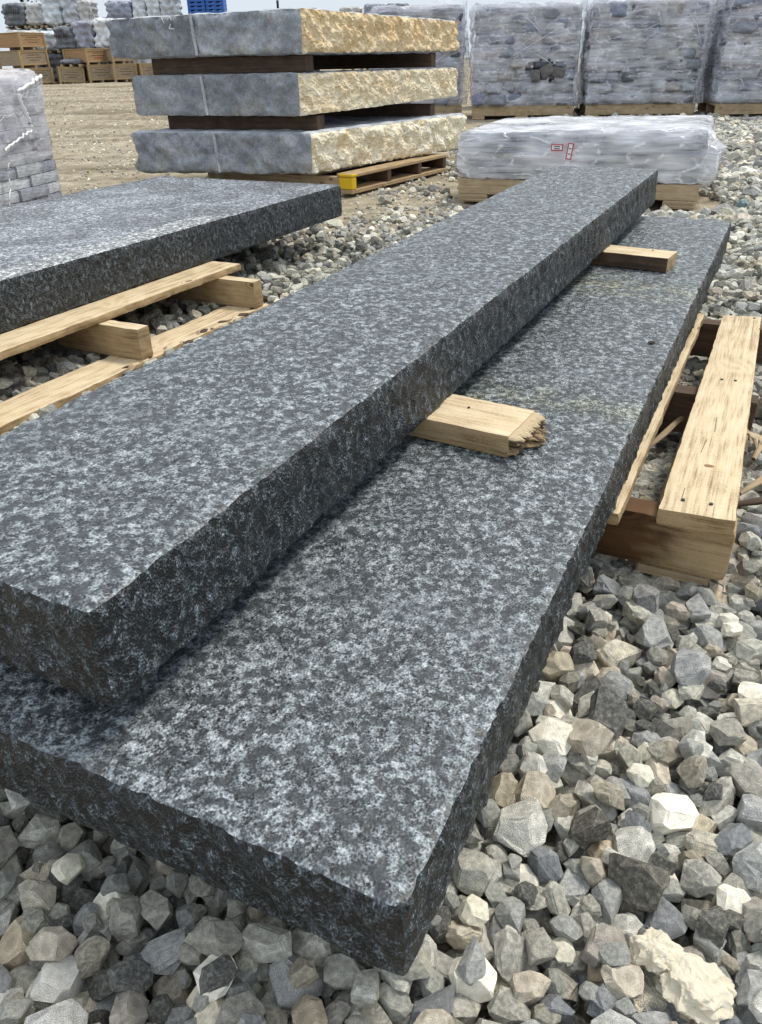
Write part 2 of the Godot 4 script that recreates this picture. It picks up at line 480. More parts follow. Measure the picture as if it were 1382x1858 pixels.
# A sawn board, chamfered: size along x, y, z, grain along its longest side.
func board(sx: float, sy: float, sz: float, bev := 0.003, uv0 := 0.0) -> ArrayMesh:
	var st := SurfaceTool.new()
	st.begin(Mesh.PRIMITIVE_TRIANGLES)
	var h := Vector3(sx, sy, sz) * 0.5
	var b := minf(bev, minf(sx, minf(sy, sz)) * 0.3)
	var long := 0 if sx >= sy and sx >= sz else (2 if sz >= sy else 1)
	var quad := func(q: Array, n: Vector3) -> void:
		if ((q[1] - q[0]) as Vector3).cross(q[2] - q[0]).dot(n) > 0:
			q = [q[0], q[3], q[2], q[1]]
		for k in ([0, 1, 2, 0, 2, 3] if q.size() == 4 else [0, 1, 2]):
			var p: Vector3 = q[k]
			st.set_normal(n)
			var o1 := (long + 1) % 3
			var o2 := (long + 2) % 3
			var across: float = p[o1] if absf(n[o2]) > absf(n[o1]) else p[o2] + 0.1
			var u: float = p[long]
			if absf(n[long]) > 0.8:
				u = p[o1] * 0.25
				across = p[o2]
			st.set_uv(Vector2(u + uv0, across + uv0 * 0.37))
			st.add_vertex(p)
	for ax in 3:
		for sg in [-1.0, 1.0]:
			var n := Vector3.ZERO
			n[ax] = sg
			var o1 := (ax + 1) % 3
			var o2 := (ax + 2) % 3
			var q := []
			for k in [[-1, -1], [1, -1], [1, 1], [-1, 1]]:
				var p := Vector3.ZERO
				p[ax] = sg * h[ax]
				p[o1] = k[0] * (h[o1] - b)
				p[o2] = k[1] * (h[o2] - b)
				q.append(p)
			quad.call(q, n)
	for ax in 3:
		var o1 := (ax + 1) % 3
		var o2 := (ax + 2) % 3
		for s1 in [-1.0, 1.0]:
			for s2 in [-1.0, 1.0]:
				var n := Vector3.ZERO
				n[o1] = s1
				n[o2] = s2
				var q := []
				for k in [[-1, 0], [1, 0], [1, 1], [-1, 1]]:
					var p := Vector3.ZERO
					p[ax] = k[0] * (h[ax] - b)
					p[o1] = s1 * (h[o1] - (b if k[1] == 1 else 0.0))
					p[o2] = s2 * (h[o2] - (0.0 if k[1] == 1 else b))
					q.append(p)
				quad.call(q, n.normalized())
	for s0 in [-1.0, 1.0]:
		for s1 in [-1.0, 1.0]:
			for s2 in [-1.0, 1.0]:
				var n := Vector3(s0, s1, s2)
				var q := [Vector3(s0 * h.x, s1 * (h.y - b), s2 * (h.z - b)), Vector3(s0 * (h.x - b), s1 * h.y, s2 * (h.z - b)), Vector3(s0 * (h.x - b), s1 * (h.y - b), s2 * h.z)]
				if ((q[1] - q[0]) as Vector3).cross(q[2] - q[0]).dot(n) > 0:
					q = [q[0], q[2], q[1]]
				for p in q:
					st.set_normal(n.normalized())
					st.set_uv(Vector2(p.x, p.z))
					st.add_vertex(p)
	return st.commit()

func plank(called: String, parent: Node, x0: float, x1: float, y0: float, y1: float, z0: float, z1: float, m: Material, bev := 0.003, b := Basis.IDENTITY) -> MeshInstance3D:
	return part(called, board(absf(x1 - x0), y1 - y0, absf(z1 - z0), bev, rng.randf() * 3.0), m, parent, Vector3((x0 + x1) / 2, (y0 + y1) / 2, (z0 + z1) / 2), b)

# icosphere: [points, triangles]
var ico_cache := {}
func ico(sub: int) -> Array:
	if ico_cache.has(sub):
		return ico_cache[sub]
	var t := (1.0 + sqrt(5.0)) / 2.0
	var v: Array[Vector3] = []
	for q in [[-1, t, 0], [1, t, 0], [-1, -t, 0], [1, -t, 0], [0, -1, t], [0, 1, t], [0, -1, -t], [0, 1, -t], [t, 0, -1], [t, 0, 1], [-t, 0, -1], [-t, 0, 1]]:
		v.append(Vector3(q[0], q[1], q[2]).normalized())
	var f := [0, 11, 5, 0, 5, 1, 0, 1, 7, 0, 7, 10, 0, 10, 11, 1, 5, 9, 5, 11, 4, 11, 10, 2, 10, 7, 6, 7, 1, 8, 3, 9, 4, 3, 4, 2, 3, 2, 6, 3, 6, 8, 3, 8, 9, 4, 9, 5, 2, 4, 11, 6, 2, 10, 8, 6, 7, 9, 8, 1]
	for s in sub:
		var mid := {}
		var g := []
		for k in range(0, f.size(), 3):
			var e := []
			for q in 3:
				var a: int = f[k + q]
				var b: int = f[k + (q + 1) % 3]
				var key := mini(a, b) * 100000 + maxi(a, b)
				if not mid.has(key):
					mid[key] = v.size()
					v.append(((v[a] + v[b]) * 0.5).normalized())
				e.append(mid[key])
			g.append_array([f[k], e[0], e[2], f[k + 1], e[1], e[0], f[k + 2], e[2], e[1], e[0], e[1], e[2]])
		f = g
	ico_cache[sub] = [v, f]
	return ico_cache[sub]

# A broken stone: the directions of an icosphere cut by planes whose edges are a little worn (p is how sharp).
func stone_mesh(sub: int, planes: Array, p: float, scale: Vector3, rough: float, seed_: int) -> ArrayMesh:
	var g := ico(sub)
	var nz := noise(seed_, 2.6, 3)
	var pts := PackedVector3Array()
	var nn := PackedVector3Array()
	var col := PackedColorArray()
	for d: Vector3 in g[0]:
		var sum := 0.0
		var gr := Vector3.ZERO
		var most := 0.0
		for q in planes:
			var k: float = d.dot(q[0]) / q[1]
			if k > 0.05:
				var w := pow(k, p - 1.0)
				sum += w * k
				most = maxf(most, w * k)
				gr += q[0] * (w / q[1])
		var r := pow(maxf(sum, 0.0001), -1.0 / p)
		r = minf(r, 1.35) * (1.0 + rough * nz.get_noise_3dv(d * 1.3))
		pts.append(d * r * scale)
		var edge := clampf((1.0 - most / maxf(sum, 0.00001)) * 2.2, 0.0, 1.0)
		var tone := 0.80 + 0.20 * edge
		col.append(Color(tone, tone, tone))
		gr = gr.normalized() + Vector3(nz.get_noise_3dv(d * 2.0), nz.get_noise_3dv(d * 2.0 + Vector3(9, 0, 0)), nz.get_noise_3dv(d * 2.0 + Vector3(0, 9, 0))) * 0.22
		nn.append((gr / scale).normalized())
	var gn := PackedVector3Array()
	gn.resize(pts.size())
	var idx := PackedInt32Array()
	var f: Array = g[1]
	for k in range(0, f.size(), 3):
		var a: int = f[k]
		var b: int = f[k + 1]
		var c: int = f[k + 2]
		var n := (pts[b] - pts[a]).cross(pts[c] - pts[a])
		if n.dot(pts[a]) < 0:
			n = -n
			idx.append_array([a, b, c])
		else:
			idx.append_array([a, c, b])
		gn[a] += n
		gn[b] += n
		gn[c] += n
	for i in nn.size():
		var q := gn[i].normalized()
		nn[i] = (nn[i] * clampf(nn[i].dot(q) * 3.0 - 1.6, 0.0, 1.0) + q * 0.75).normalized()
	var arr := []
	arr.resize(Mesh.ARRAY_MAX)
	arr[Mesh.ARRAY_VERTEX] = pts
	arr[Mesh.ARRAY_NORMAL] = nn
	arr[Mesh.ARRAY_COLOR] = col
	arr[Mesh.ARRAY_INDEX] = idx
	var am := ArrayMesh.new()
	am.add_surface_from_arrays(Mesh.PRIMITIVE_TRIANGLES, arr)
	return am

func clip(poly: PackedVector3Array, n: Vector3, d: float) -> PackedVector3Array:
	var out := PackedVector3Array()
	var m := poly.size()
	for i in m:
		var a := poly[i]
		var b := poly[(i + 1) % m]
		var da := n.dot(a) - d
		var db := n.dot(b) - d
		if da <= 0.0:
			out.append(a)
		if (da < 0.0 and db > 0.0) or (da > 0.0 and db < 0.0):
			out.append(a.lerp(b, da / (da - db)))
	return out

func facets(planes: Array) -> Array:
	var res := []
	for i in planes.size():
		var n: Vector3 = planes[i][0]
		var x := n.cross(Vector3.UP if absf(n.y) < 0.9 else Vector3.RIGHT).normalized()
		var y := n.cross(x)
		var o: Vector3 = n * planes[i][1]
		var poly := PackedVector3Array([o + (x + y) * 3, o + (y - x) * 3, o - (x + y) * 3, o + (x - y) * 3])
		for j in planes.size():
			if j != i and poly.size() > 2:
				poly = clip(poly, planes[j][0], planes[j][1])
		res.append(poly)
	return res

# A broken stone as a cut polyhedron, its edges chipped by narrow extra planes.
func cut_stone(planes: Array, scale: Vector3, chips: int) -> ArrayMesh:
	var fs := facets(planes)
	var extra := []
	for i in planes.size():
		for j in range(i + 1, planes.size()):
			var shared := []
			for a in fs[i]:
				if absf((planes[j][0] as Vector3).dot(a) - planes[j][1]) < 0.0005:
					shared.append(a)
			if shared.size() >= 2 and extra.size() < chips:
				var n: Vector3 = (planes[i][0] * rng.randf_range(0.7, 1.3) + planes[j][0]).normalized()
				var d := minf(n.dot(shared[0]), n.dot(shared[1]))
				extra.append([n, d - rng.randf_range(0.015, 0.05)])
	var all := planes + extra
	fs = facets(all)
	var st := SurfaceTool.new()
	st.begin(Mesh.PRIMITIVE_TRIANGLES)
	var nz := noise(rng.randi() % 9999, 1.7, 2)
	var bend := func(p: Vector3) -> Vector3:
		return p * (1.0 + 0.13 * nz.get_noise_3dv(p)) * scale
	for i in fs.size():
		var poly: PackedVector3Array = fs[i]
		if poly.size() < 3:
			continue
		var c := Vector3.ZERO
		for a in poly:
			c += a
		c /= poly.size()
		var big := i < planes.size()
		var cc: Vector3 = bend.call(c * (1.0 + (rng.randf_range(-0.04, 0.03) if big else 0.0)))
		var face: Vector3 = all[i][0]
		for k in poly.size():
			var a: Vector3 = bend.call(poly[k])
			var b: Vector3 = bend.call(poly[(k + 1) % poly.size()])
			var n := (a - cc).cross(b - cc)
			if n.length() < 1e-7:
				continue
			var tri3 := [cc, a, b]
			if n.dot(face) > 0:
				tri3 = [cc, b, a]
			else:
				n = -n
			st.set_normal(n.normalized())
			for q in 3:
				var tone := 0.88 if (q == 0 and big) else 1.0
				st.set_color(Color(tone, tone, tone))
				st.add_vertex(tri3[q])
	return st.commit()

func rdir() -> Vector3:
	return Vector3(rng.randfn(), rng.randfn(), rng.randfn()).normalized()

func pebble(chips: int) -> ArrayMesh:
	var pl := []
	for k in rng.randi_range(4, 7):
		pl.append([rdir(), rng.randf_range(0.66, 0.95)])
	for ax in [Vector3.RIGHT, Vector3.UP, Vector3.BACK]:
		pl.append([(ax + rdir() * 0.55).normalized(), rng.randf_range(0.66, 0.95)])
		pl.append([(-ax + rdir() * 0.55).normalized(), rng.randf_range(0.66, 0.95)])
	for pass_ in 2:
		for poly in facets(pl):
			for a: Vector3 in poly:
				var far := a.length()
				var n := (a.normalized() + rdir() * 0.15).normalized()
				if far > 1.22 and not pl.any(func(q): return (q[0] as Vector3).dot(n) > 0.93):
					pl.append([n, rng.randf_range(0.96, 1.14)])
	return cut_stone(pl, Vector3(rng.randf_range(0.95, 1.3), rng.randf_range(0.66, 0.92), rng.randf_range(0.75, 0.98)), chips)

func unit_block(sub: int, jit: float) -> ArrayMesh:   # about 1 x 1 x 1
	var pl := []
	for ax in [Vector3.RIGHT, Vector3.UP, Vector3.BACK]:
		pl.append([(ax + rdir() * jit).normalized(), 0.5])
		pl.append([(-ax + rdir() * jit).normalized(), 0.5])
	for k in 2:
		pl.append([rdir(), rng.randf_range(0.62, 0.72)])
	return stone_mesh(sub, pl, 14.0, Vector3.ONE, 0.06 + jit * 0.2, rng.randi() % 9999)

func tube(pts: Array, radii: Array, sides := 8, m: Material = null) -> ArrayMesh:
	var p := PackedVector3Array()
	var uv := PackedVector2Array()
	for i in pts.size():
		var d: Vector3 = (pts[mini(i + 1, pts.size() - 1)] - pts[maxi(i - 1, 0)]).normalized()
		var x := d.cross(Vector3.UP if absf(d.y) < 0.9 else Vector3.RIGHT).normalized()
		var y := d.cross(x)
		for k in sides + 1:
			var a := TAU * k / sides
			p.append(pts[i] + (x * cos(a) + y * sin(a)) * radii[i])
			uv.append(Vector2(i * 0.05, k * 0.02))
	var am := ArrayMesh.new()
	grid(am, sides, pts.size() - 1, p, uv, m, false)
	return am

# ------------------------------------------------------------------ helpers for the view (which gravel can be seen)
func in_view(p: Vector3, margin: float) -> bool:
	var q := cam.global_transform.affine_inverse() * p
	if q.z > -0.05:
		return false
	var x := q.x / -q.z
	var y := q.y / -q.z
	return absf(x) < 0.4936 * margin + 0.02 and absf(y) < 0.6636 * margin + 0.02

# ------------------------------------------------------------------ _ready
func _ready() -> void:
	rng.seed = 20240611
	cam = Camera3D.new()
	cam.name = "camera"
	cam.transform = Transform3D(Basis(Vector3(0.999712, -0.020697, 0.012137), Vector3(0.023993, 0.862380, -0.505692), Vector3(0.0, 0.505838, 0.862629)).orthonormalized(), Vector3(0, CAM_H, 0))
	cam.fov = 67.13
	cam.near = 0.02
	cam.far = 2000.0
	add_child(cam)
	cam.current = true
	var env := Environment.new()
	var sky := Sky.new()
	var sm := ProceduralSkyMaterial.new()
	sm.sky_top_color = Color(0.73, 0.75, 0.775)
	sm.sky_horizon_color = Color(0.665, 0.70, 0.73)
	sm.sky_curve = 0.2
	sm.ground_bottom_color = Color(0.45, 0.43, 0.38)
	sm.ground_horizon_color = Color(0.70, 0.72, 0.72)
	sm.sun_angle_max = 1.0
	sky.sky_material = sm
	env.background_mode = Environment.BG_SKY
	env.sky = sky
	env.tonemap_mode = Environment.TONE_MAPPER_LINEAR
	env.tonemap_exposure = 1.78
	env.sdfgi_enabled = true
	env.ssao_enabled = true
	env.ssil_enabled = true
	var we := WorldEnvironment.new()
	we.name = "world"
	we.environment = env
	add_child(we)
	var sun := DirectionalLight3D.new()
	sun.name = "sun"
	sun.light_color = Color(1.0, 0.97, 0.92)
	sun.light_energy = 0.5
	sun.light_angular_distance = 14.0
	sun.shadow_enabled = true
	add_child(sun)
	sun.look_at_from_position(Vector3(2.4, 4.6, -1.5), Vector3.ZERO)

	make_materials()
	ground_and_gravel()
	granite_slabs()
	pallets_near()
	sandstone()
	wrapped_low_pack()
	wrapped_row()
	brick_stack()
	far_yard()
	litter()

# ------------------------------------------------------------------ ground and gravel
func ground_y(x: float, z: float, n: FastNoiseLite) -> float:
	var near := -0.026
	var away := smoothstep(3.0, 7.0, -z)
	var y := lerpf(near, -0.012, away) + n.get_noise_2d(x * 3.0, z * 3.0) * 0.010
	var rut := smoothstep(7.0, 12.0, -z) * (1.0 - smoothstep(-1.0, 1.5, x))
	y += rut * (n.get_noise_2d(x * 0.35 + z * 0.05, z * 2.4) * 0.10)
	return y

func gravel_share(x: float, z: float, n: FastNoiseLite) -> float:   # how much of the ground the stones cover
	# the yard's stone bed lies to the right and in front; dirt to the left and behind
	var edge := -0.75 + maxf(0.0, -z - 1.2) * 0.30 + 0.40 * exp(-pow((-z - 2.45) / 0.45, 2.0))   # right of this line: stones
	var v := 1.0
	if -z > 2.0:
		v = smoothstep(-0.30, 0.25, x - edge + n.get_noise_2d(x * 2.2, z * 2.2) * 0.55)
		var band := smoothstep(3.75, 3.9, -z + n.get_noise_2d(x * 3, z * 3) * 0.2) * (1.0 - smoothstep(4.25, 4.45, -z)) * (1.0 - smoothstep(0.2, 0.6, x))
		v *= 1.0 - band * 0.85
	v *= 1.0 - 0.45 * smoothstep(1.9, 2.6, -z) * (1.0 - smoothstep(0.1, 0.7, x)) * smoothstep(-0.2, 0.3, n.get_noise_2d(x * 1.6 + 40.0, z * 1.6) + 0.15)
	return clampf(v, 0.0, 1.0)

func ground_and_gravel() -> void:
	var gn := noise(5, 0.9, 3)
	var ground := Node3D.new()
	ground.name = "ground"
	add_child(ground)
	ground.set_meta("kind", "structure")
	ground.set_meta("label", "pale dirt yard scattered with crushed grey and tan gravel")
	# the sheet: fine near the camera, wide towards the horizon
	var xs := PackedFloat32Array()
	var zs := PackedFloat32Array()
	var x := -4.0
	while x < 5.0:
		xs.append(x)
		x += 0.05
	for k in 40:
		xs.append(5.0 + pow(k / 39.0, 3.0) * 1200.0)
		xs.insert(0, -4.0 - pow((k + 1) / 40.0, 3.0) * 1200.0)
	var z := 1.0
	while z > -9.0:
		zs.append(z)
		z -= 0.05
	while z > -40.0:
		zs.append(z)
		z -= 0.16
	for k in 30:
		zs.append(z - pow(k / 29.0, 3.0) * 1200.0)
	for k in 4:
		zs.insert(0, 1.0 + pow(4.0, k + 1.0))
	var p := PackedVector3Array()
	var uv := PackedVector2Array()
	for zz in zs:
		for xx in xs:
			p.append(Vector3(xx, ground_y(xx, zz, gn), zz))
			uv.append(Vector2(xx, zz))
	var am := ArrayMesh.new()
	grid(am, xs.size() - 1, zs.size() - 1, p, uv, M.dirt, false)
	part("dirt", am, null, ground).set_meta("kind", "structure")

	# stones: a few shapes for the near ones, coarser shapes for the far ones
	var near_meshes := []
	var kinds := [0, 1, 2, 0, 4, 5, 0, 1, 4, 3, 1, 0, 2, 1, 2, 0, 4, 3, 1, 4, 0, 1]
	for k in kinds.size():
		near_meshes.append(pebble(26))
	var far_meshes := []
	for k in 12:
		far_meshes.append(pebble(0))
	var items := []       # [size on screen, variant, transform, tint]
	var far_items := []
	# near: let stones drop one by one onto a height field, into the lowest of a few spots
	var cell := 0.005
	var gx0 := -1.6
	var gz0 := -3.6
	var gw := 780
	var gh := 780
	var hf := PackedFloat32Array()
	hf.resize(gw * gh)
	for j in gh:
		for i in gw:
			hf[j * gw + i] = ground_y(gx0 + i * cell, gz0 + j * cell, gn)
	var cn := noise(91, 0.8, 2)
	for n in 42000:
		var r := clampf(0.0114 * exp(rng.randfn() * 0.36), 0.0055, 0.0215)
		if n > 28000:
			r = rng.randf_range(0.003, 0.0068)
		var cy := r * rng.randf_range(0.60, 0.85)
		var best := Vector3.ZERO
		var best_h := 1e9
		for tr in 3:
			# more candidates where the camera looks
			var zz := -0.15 - pow(rng.randf(), 1.25) * 3.3
			var xx := rng.randf_range(-0.35 + zz * 0.52, 0.40 - zz * 0.60)
			if xx < gx0 + 0.06 or xx > gx0 + gw * cell - 0.06:
				continue
			if tr == 0 and rng.randf() > gravel_share(xx, zz, gn):
				break
			if not in_view(Vector3(xx, 0, zz), 1.18):
				continue
			var ci := int((xx - gx0) / cell)
			var cj := int((zz - gz0) / cell)
			var rr := int(r * 0.92 / cell)
			var top := -1.0
			for dj in range(-rr, rr + 1, 1):
				for di in range(-rr, rr + 1, 1):
					var q2 := (di * di + dj * dj) / float(rr * rr + 1)
					if q2 < 1.0:
						var need := hf[(cj + dj) * gw + ci + di] + cy * sqrt(1.0 - q2)
						if need > top:
							top = need
			if top < best_h:
				best_h = top
				best = Vector3(xx, top, zz)
		if best_h > 1.0:
			continue
		var yc := best_h - cy * 0.30
		if n > 28000 and yc + cy > -0.002:
			continue
		if yc + cy > 0.022:
			if yc + cy > 0.045 or rng.randf() < 0.7:
				continue
		if on_pallet(best.x, best.z) and yc + cy > 0.0:
			yc = -cy + rng.randf_range(-0.004, 0.0)
		if Vector2(best.x - 0.216, best.z + 0.318).length() < 0.030 + r * 0.5 and yc + cy > 0.004:
			yc = 0.004 - cy
		# write its top into the field
		var ci2 := int((best.x - gx0) / cell)
		var cj2 := int((best.z - gz0) / cell)
		var rr2 := int(r / cell)
		for dj in range(-rr2, rr2 + 1):
			for di in range(-rr2, rr2 + 1):
				var q2 := (di * di + dj * dj) / float(rr2 * rr2 + 1)
				if q2 < 1.0:
					var k2 := (cj2 + dj) * gw + ci2 + di
					hf[k2] = maxf(hf[k2], yc + cy * sqrt(1.0 - q2))
		var variant := rng.randi() % near_meshes.size()
		var b := Basis(Vector3.UP, rng.randf() * TAU) * Basis(Vector3(rng.randfn(), 0, rng.randfn()).normalized(), rng.randfn() * 0.38)
		b = b.scaled(Vector3.ONE * r * 1.16)
		var at := Vector3(best.x, yc, best.z)
		var dust := 0.88 + 0.18 * cn.get_noise_2d(at.x, at.z) + rng.randfn() * 0.11
		items.append([r / (at - cam.position).length() if in_view(at, 1.0) and not covered(at) else 0.0, variant, Transform3D(b, at), Color(dust, dust, dust * rng.randf_range(0.92, 1.02))])
	# the 300 that show largest are parts of their own
	items.sort_custom(func(a, c): return a[0] > c[0])
	var per := []
	for k in near_meshes.size():
		per.append([])
	for n in items.size():
		var it: Array = items[n]
		if n < 300:
			var k: int = it[1]
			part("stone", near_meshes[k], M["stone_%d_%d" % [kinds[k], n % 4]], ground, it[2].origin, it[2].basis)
		else:
			per[it[1]].append(it)
	# farther out: scattered, thinning towards the dirt
	for n in 130000:
		var zz := -3.3 - pow(rng.randf(), 1.25) * 14.0
		var xx := rng.randf_range(-1.4, 1.0 - zz * 0.60)
		if not in_view(Vector3(xx, 0, zz), 1.12):
			continue
		if rng.randf() > gravel_share(xx, zz, gn) * (1.0 if -zz < 8.0 else 0.55) or on_pallet(xx, zz):
			continue
		var r := clampf(0.0132 * exp(rng.randfn() * 0.40), 0.006, 0.040) * (0.72 if xx < 0.55 else 1.0)
		var b := Basis(Vector3.UP, rng.randf() * TAU) * Basis(Vector3(rng.randfn(), 0, rng.randfn()).normalized(), rng.randfn() * 0.35)
		var dust := 0.88 + 0.18 * cn.get_noise_2d(xx, zz) + rng.randfn() * 0.16
		far_items.append([0, rng.randi() % far_meshes.size(), Transform3D(b.scaled(Vector3.ONE * r * 1.1), Vector3(xx, ground_y(xx, zz, gn) + r * rng.randf_range(0.1, 0.8), zz)), Color(dust, dust * 0.99, dust * rng.randf_range(0.9, 1.02))])
	# fine pebbles on the dirt
	for n in 26000:
		var zz := -1.6 - pow(rng.randf(), 1.5) * 26.0
		var xx := rng.randf_range(-0.6 + zz * 0.55, 0.7)
		if not in_view(Vector3(xx, 0, zz), 1.1) or cn.get_noise_2d(xx * 2.0, zz * 2.0) < -0.15 + rng.randfn() * 0.2:
			continue
		var r := rng.randf_range(0.003, 0.009) * (1.0 + maxf(0.0, -zz - 3.0) * 0.05)
		var dust := 1.05 + rng.randfn() * 0.15
		far_items.append([0, rng.randi() % far_meshes.size(), Transform3D(Basis(rdir(), rng.randf() * TAU).scaled(Vector3.ONE * r), Vector3(xx, ground_y(xx, zz, gn) + r * 0.3, zz)), Color(dust, dust * 0.97, dust * 0.9)])
	var per_far := []
	for k in far_meshes.size():
		per_far.append([])
	for it in far_items:
		per_far[it[1]].append(it)
	var gravel := Node3D.new()
	gravel.name = "gravel"
	add_child(gravel)
	gravel.set_meta("kind", "stuff")
	gravel.set_meta("label", "crushed grey and tan gravel covering the yard")
	gravel.set_meta("category", "gravel")
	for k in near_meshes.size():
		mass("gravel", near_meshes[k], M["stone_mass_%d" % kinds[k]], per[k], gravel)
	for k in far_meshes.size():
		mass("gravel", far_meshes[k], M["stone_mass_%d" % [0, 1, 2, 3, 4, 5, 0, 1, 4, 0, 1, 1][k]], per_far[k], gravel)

func mass(called: String, mesh: Mesh, m: Material, list: Array, parent: Node) -> void:
	if list.is_empty():
		return
	var mm := MultiMesh.new()
	mm.transform_format = MultiMesh.TRANSFORM_3D
	mm.use_colors = true
	mm.mesh = mesh
	mm.instance_count = list.size()
	for i in list.size():
		mm.set_instance_transform(i, list[i][2])
		mm.set_instance_color(i, list[i][3])
	var o := MultiMeshInstance3D.new()
	o.name = numbered(called, parent)
	o.multimesh = mm
	o.material_override = m
	parent.add_child(o, true)
	o.set_meta("kind", "stuff")

func slab_local(x: float, z: float) -> Vector2:   # (right, away) from the lower slab's near corner
	var q := Vector2(x - 0.0085, z + 0.277)
	return Vector2(q.x * 0.8936 + q.y * 0.4488, q.x * 0.4488 - q.y * 0.8936)

func on_pallet(x: float, z: float) -> bool:
	var s := slab_local(x, z)
	if s.y > 0.66 and s.y < 1.68 and s.x > -0.46 and s.x < 0.16:
		return true
	var q := Vector2(x + 0.323, z + 2.215)
	var l := Vector2(q.x * 0.891 + q.y * 0.454, q.x * 0.454 - q.y * 0.891)
	if l.x > -0.9 and l.x < 0.01 and l.y < 0.08 and l.y > -1.5 and l.x > -0.13:
		return true
	if z < -3.7 and z > -6.2:
		if x > 0.40 and x < 1.7 and z < -3.55 - (1.5 - x) * 0.42 and z > -5.0:
			return true
		if x > -1.2 and x < 0.5 and z < -4.45 + (x + 0.11) * -1.0 and x < -0.1 + (-4.45 - z) * 0.6:
			return true
	return false

func covered(p: Vector3) -> bool:   # hidden under the two granite slabs
	var s := slab_local(p.x, p.z)
	return s.x < 0.0 and s.x > -0.5 and s.y > 0.02 and s.y < 2.2

# ------------------------------------------------------------------ granite slabs
func slab_node(called: String, label: String, origin: Vector3, w: Vector3, n: Vector3, d: Vector3) -> Node3D:
	var o := thing(called, label, "stone slab", origin)
	o.transform = Transform3D(Basis(w, n, -d).orthonormalized(), origin)
	return o

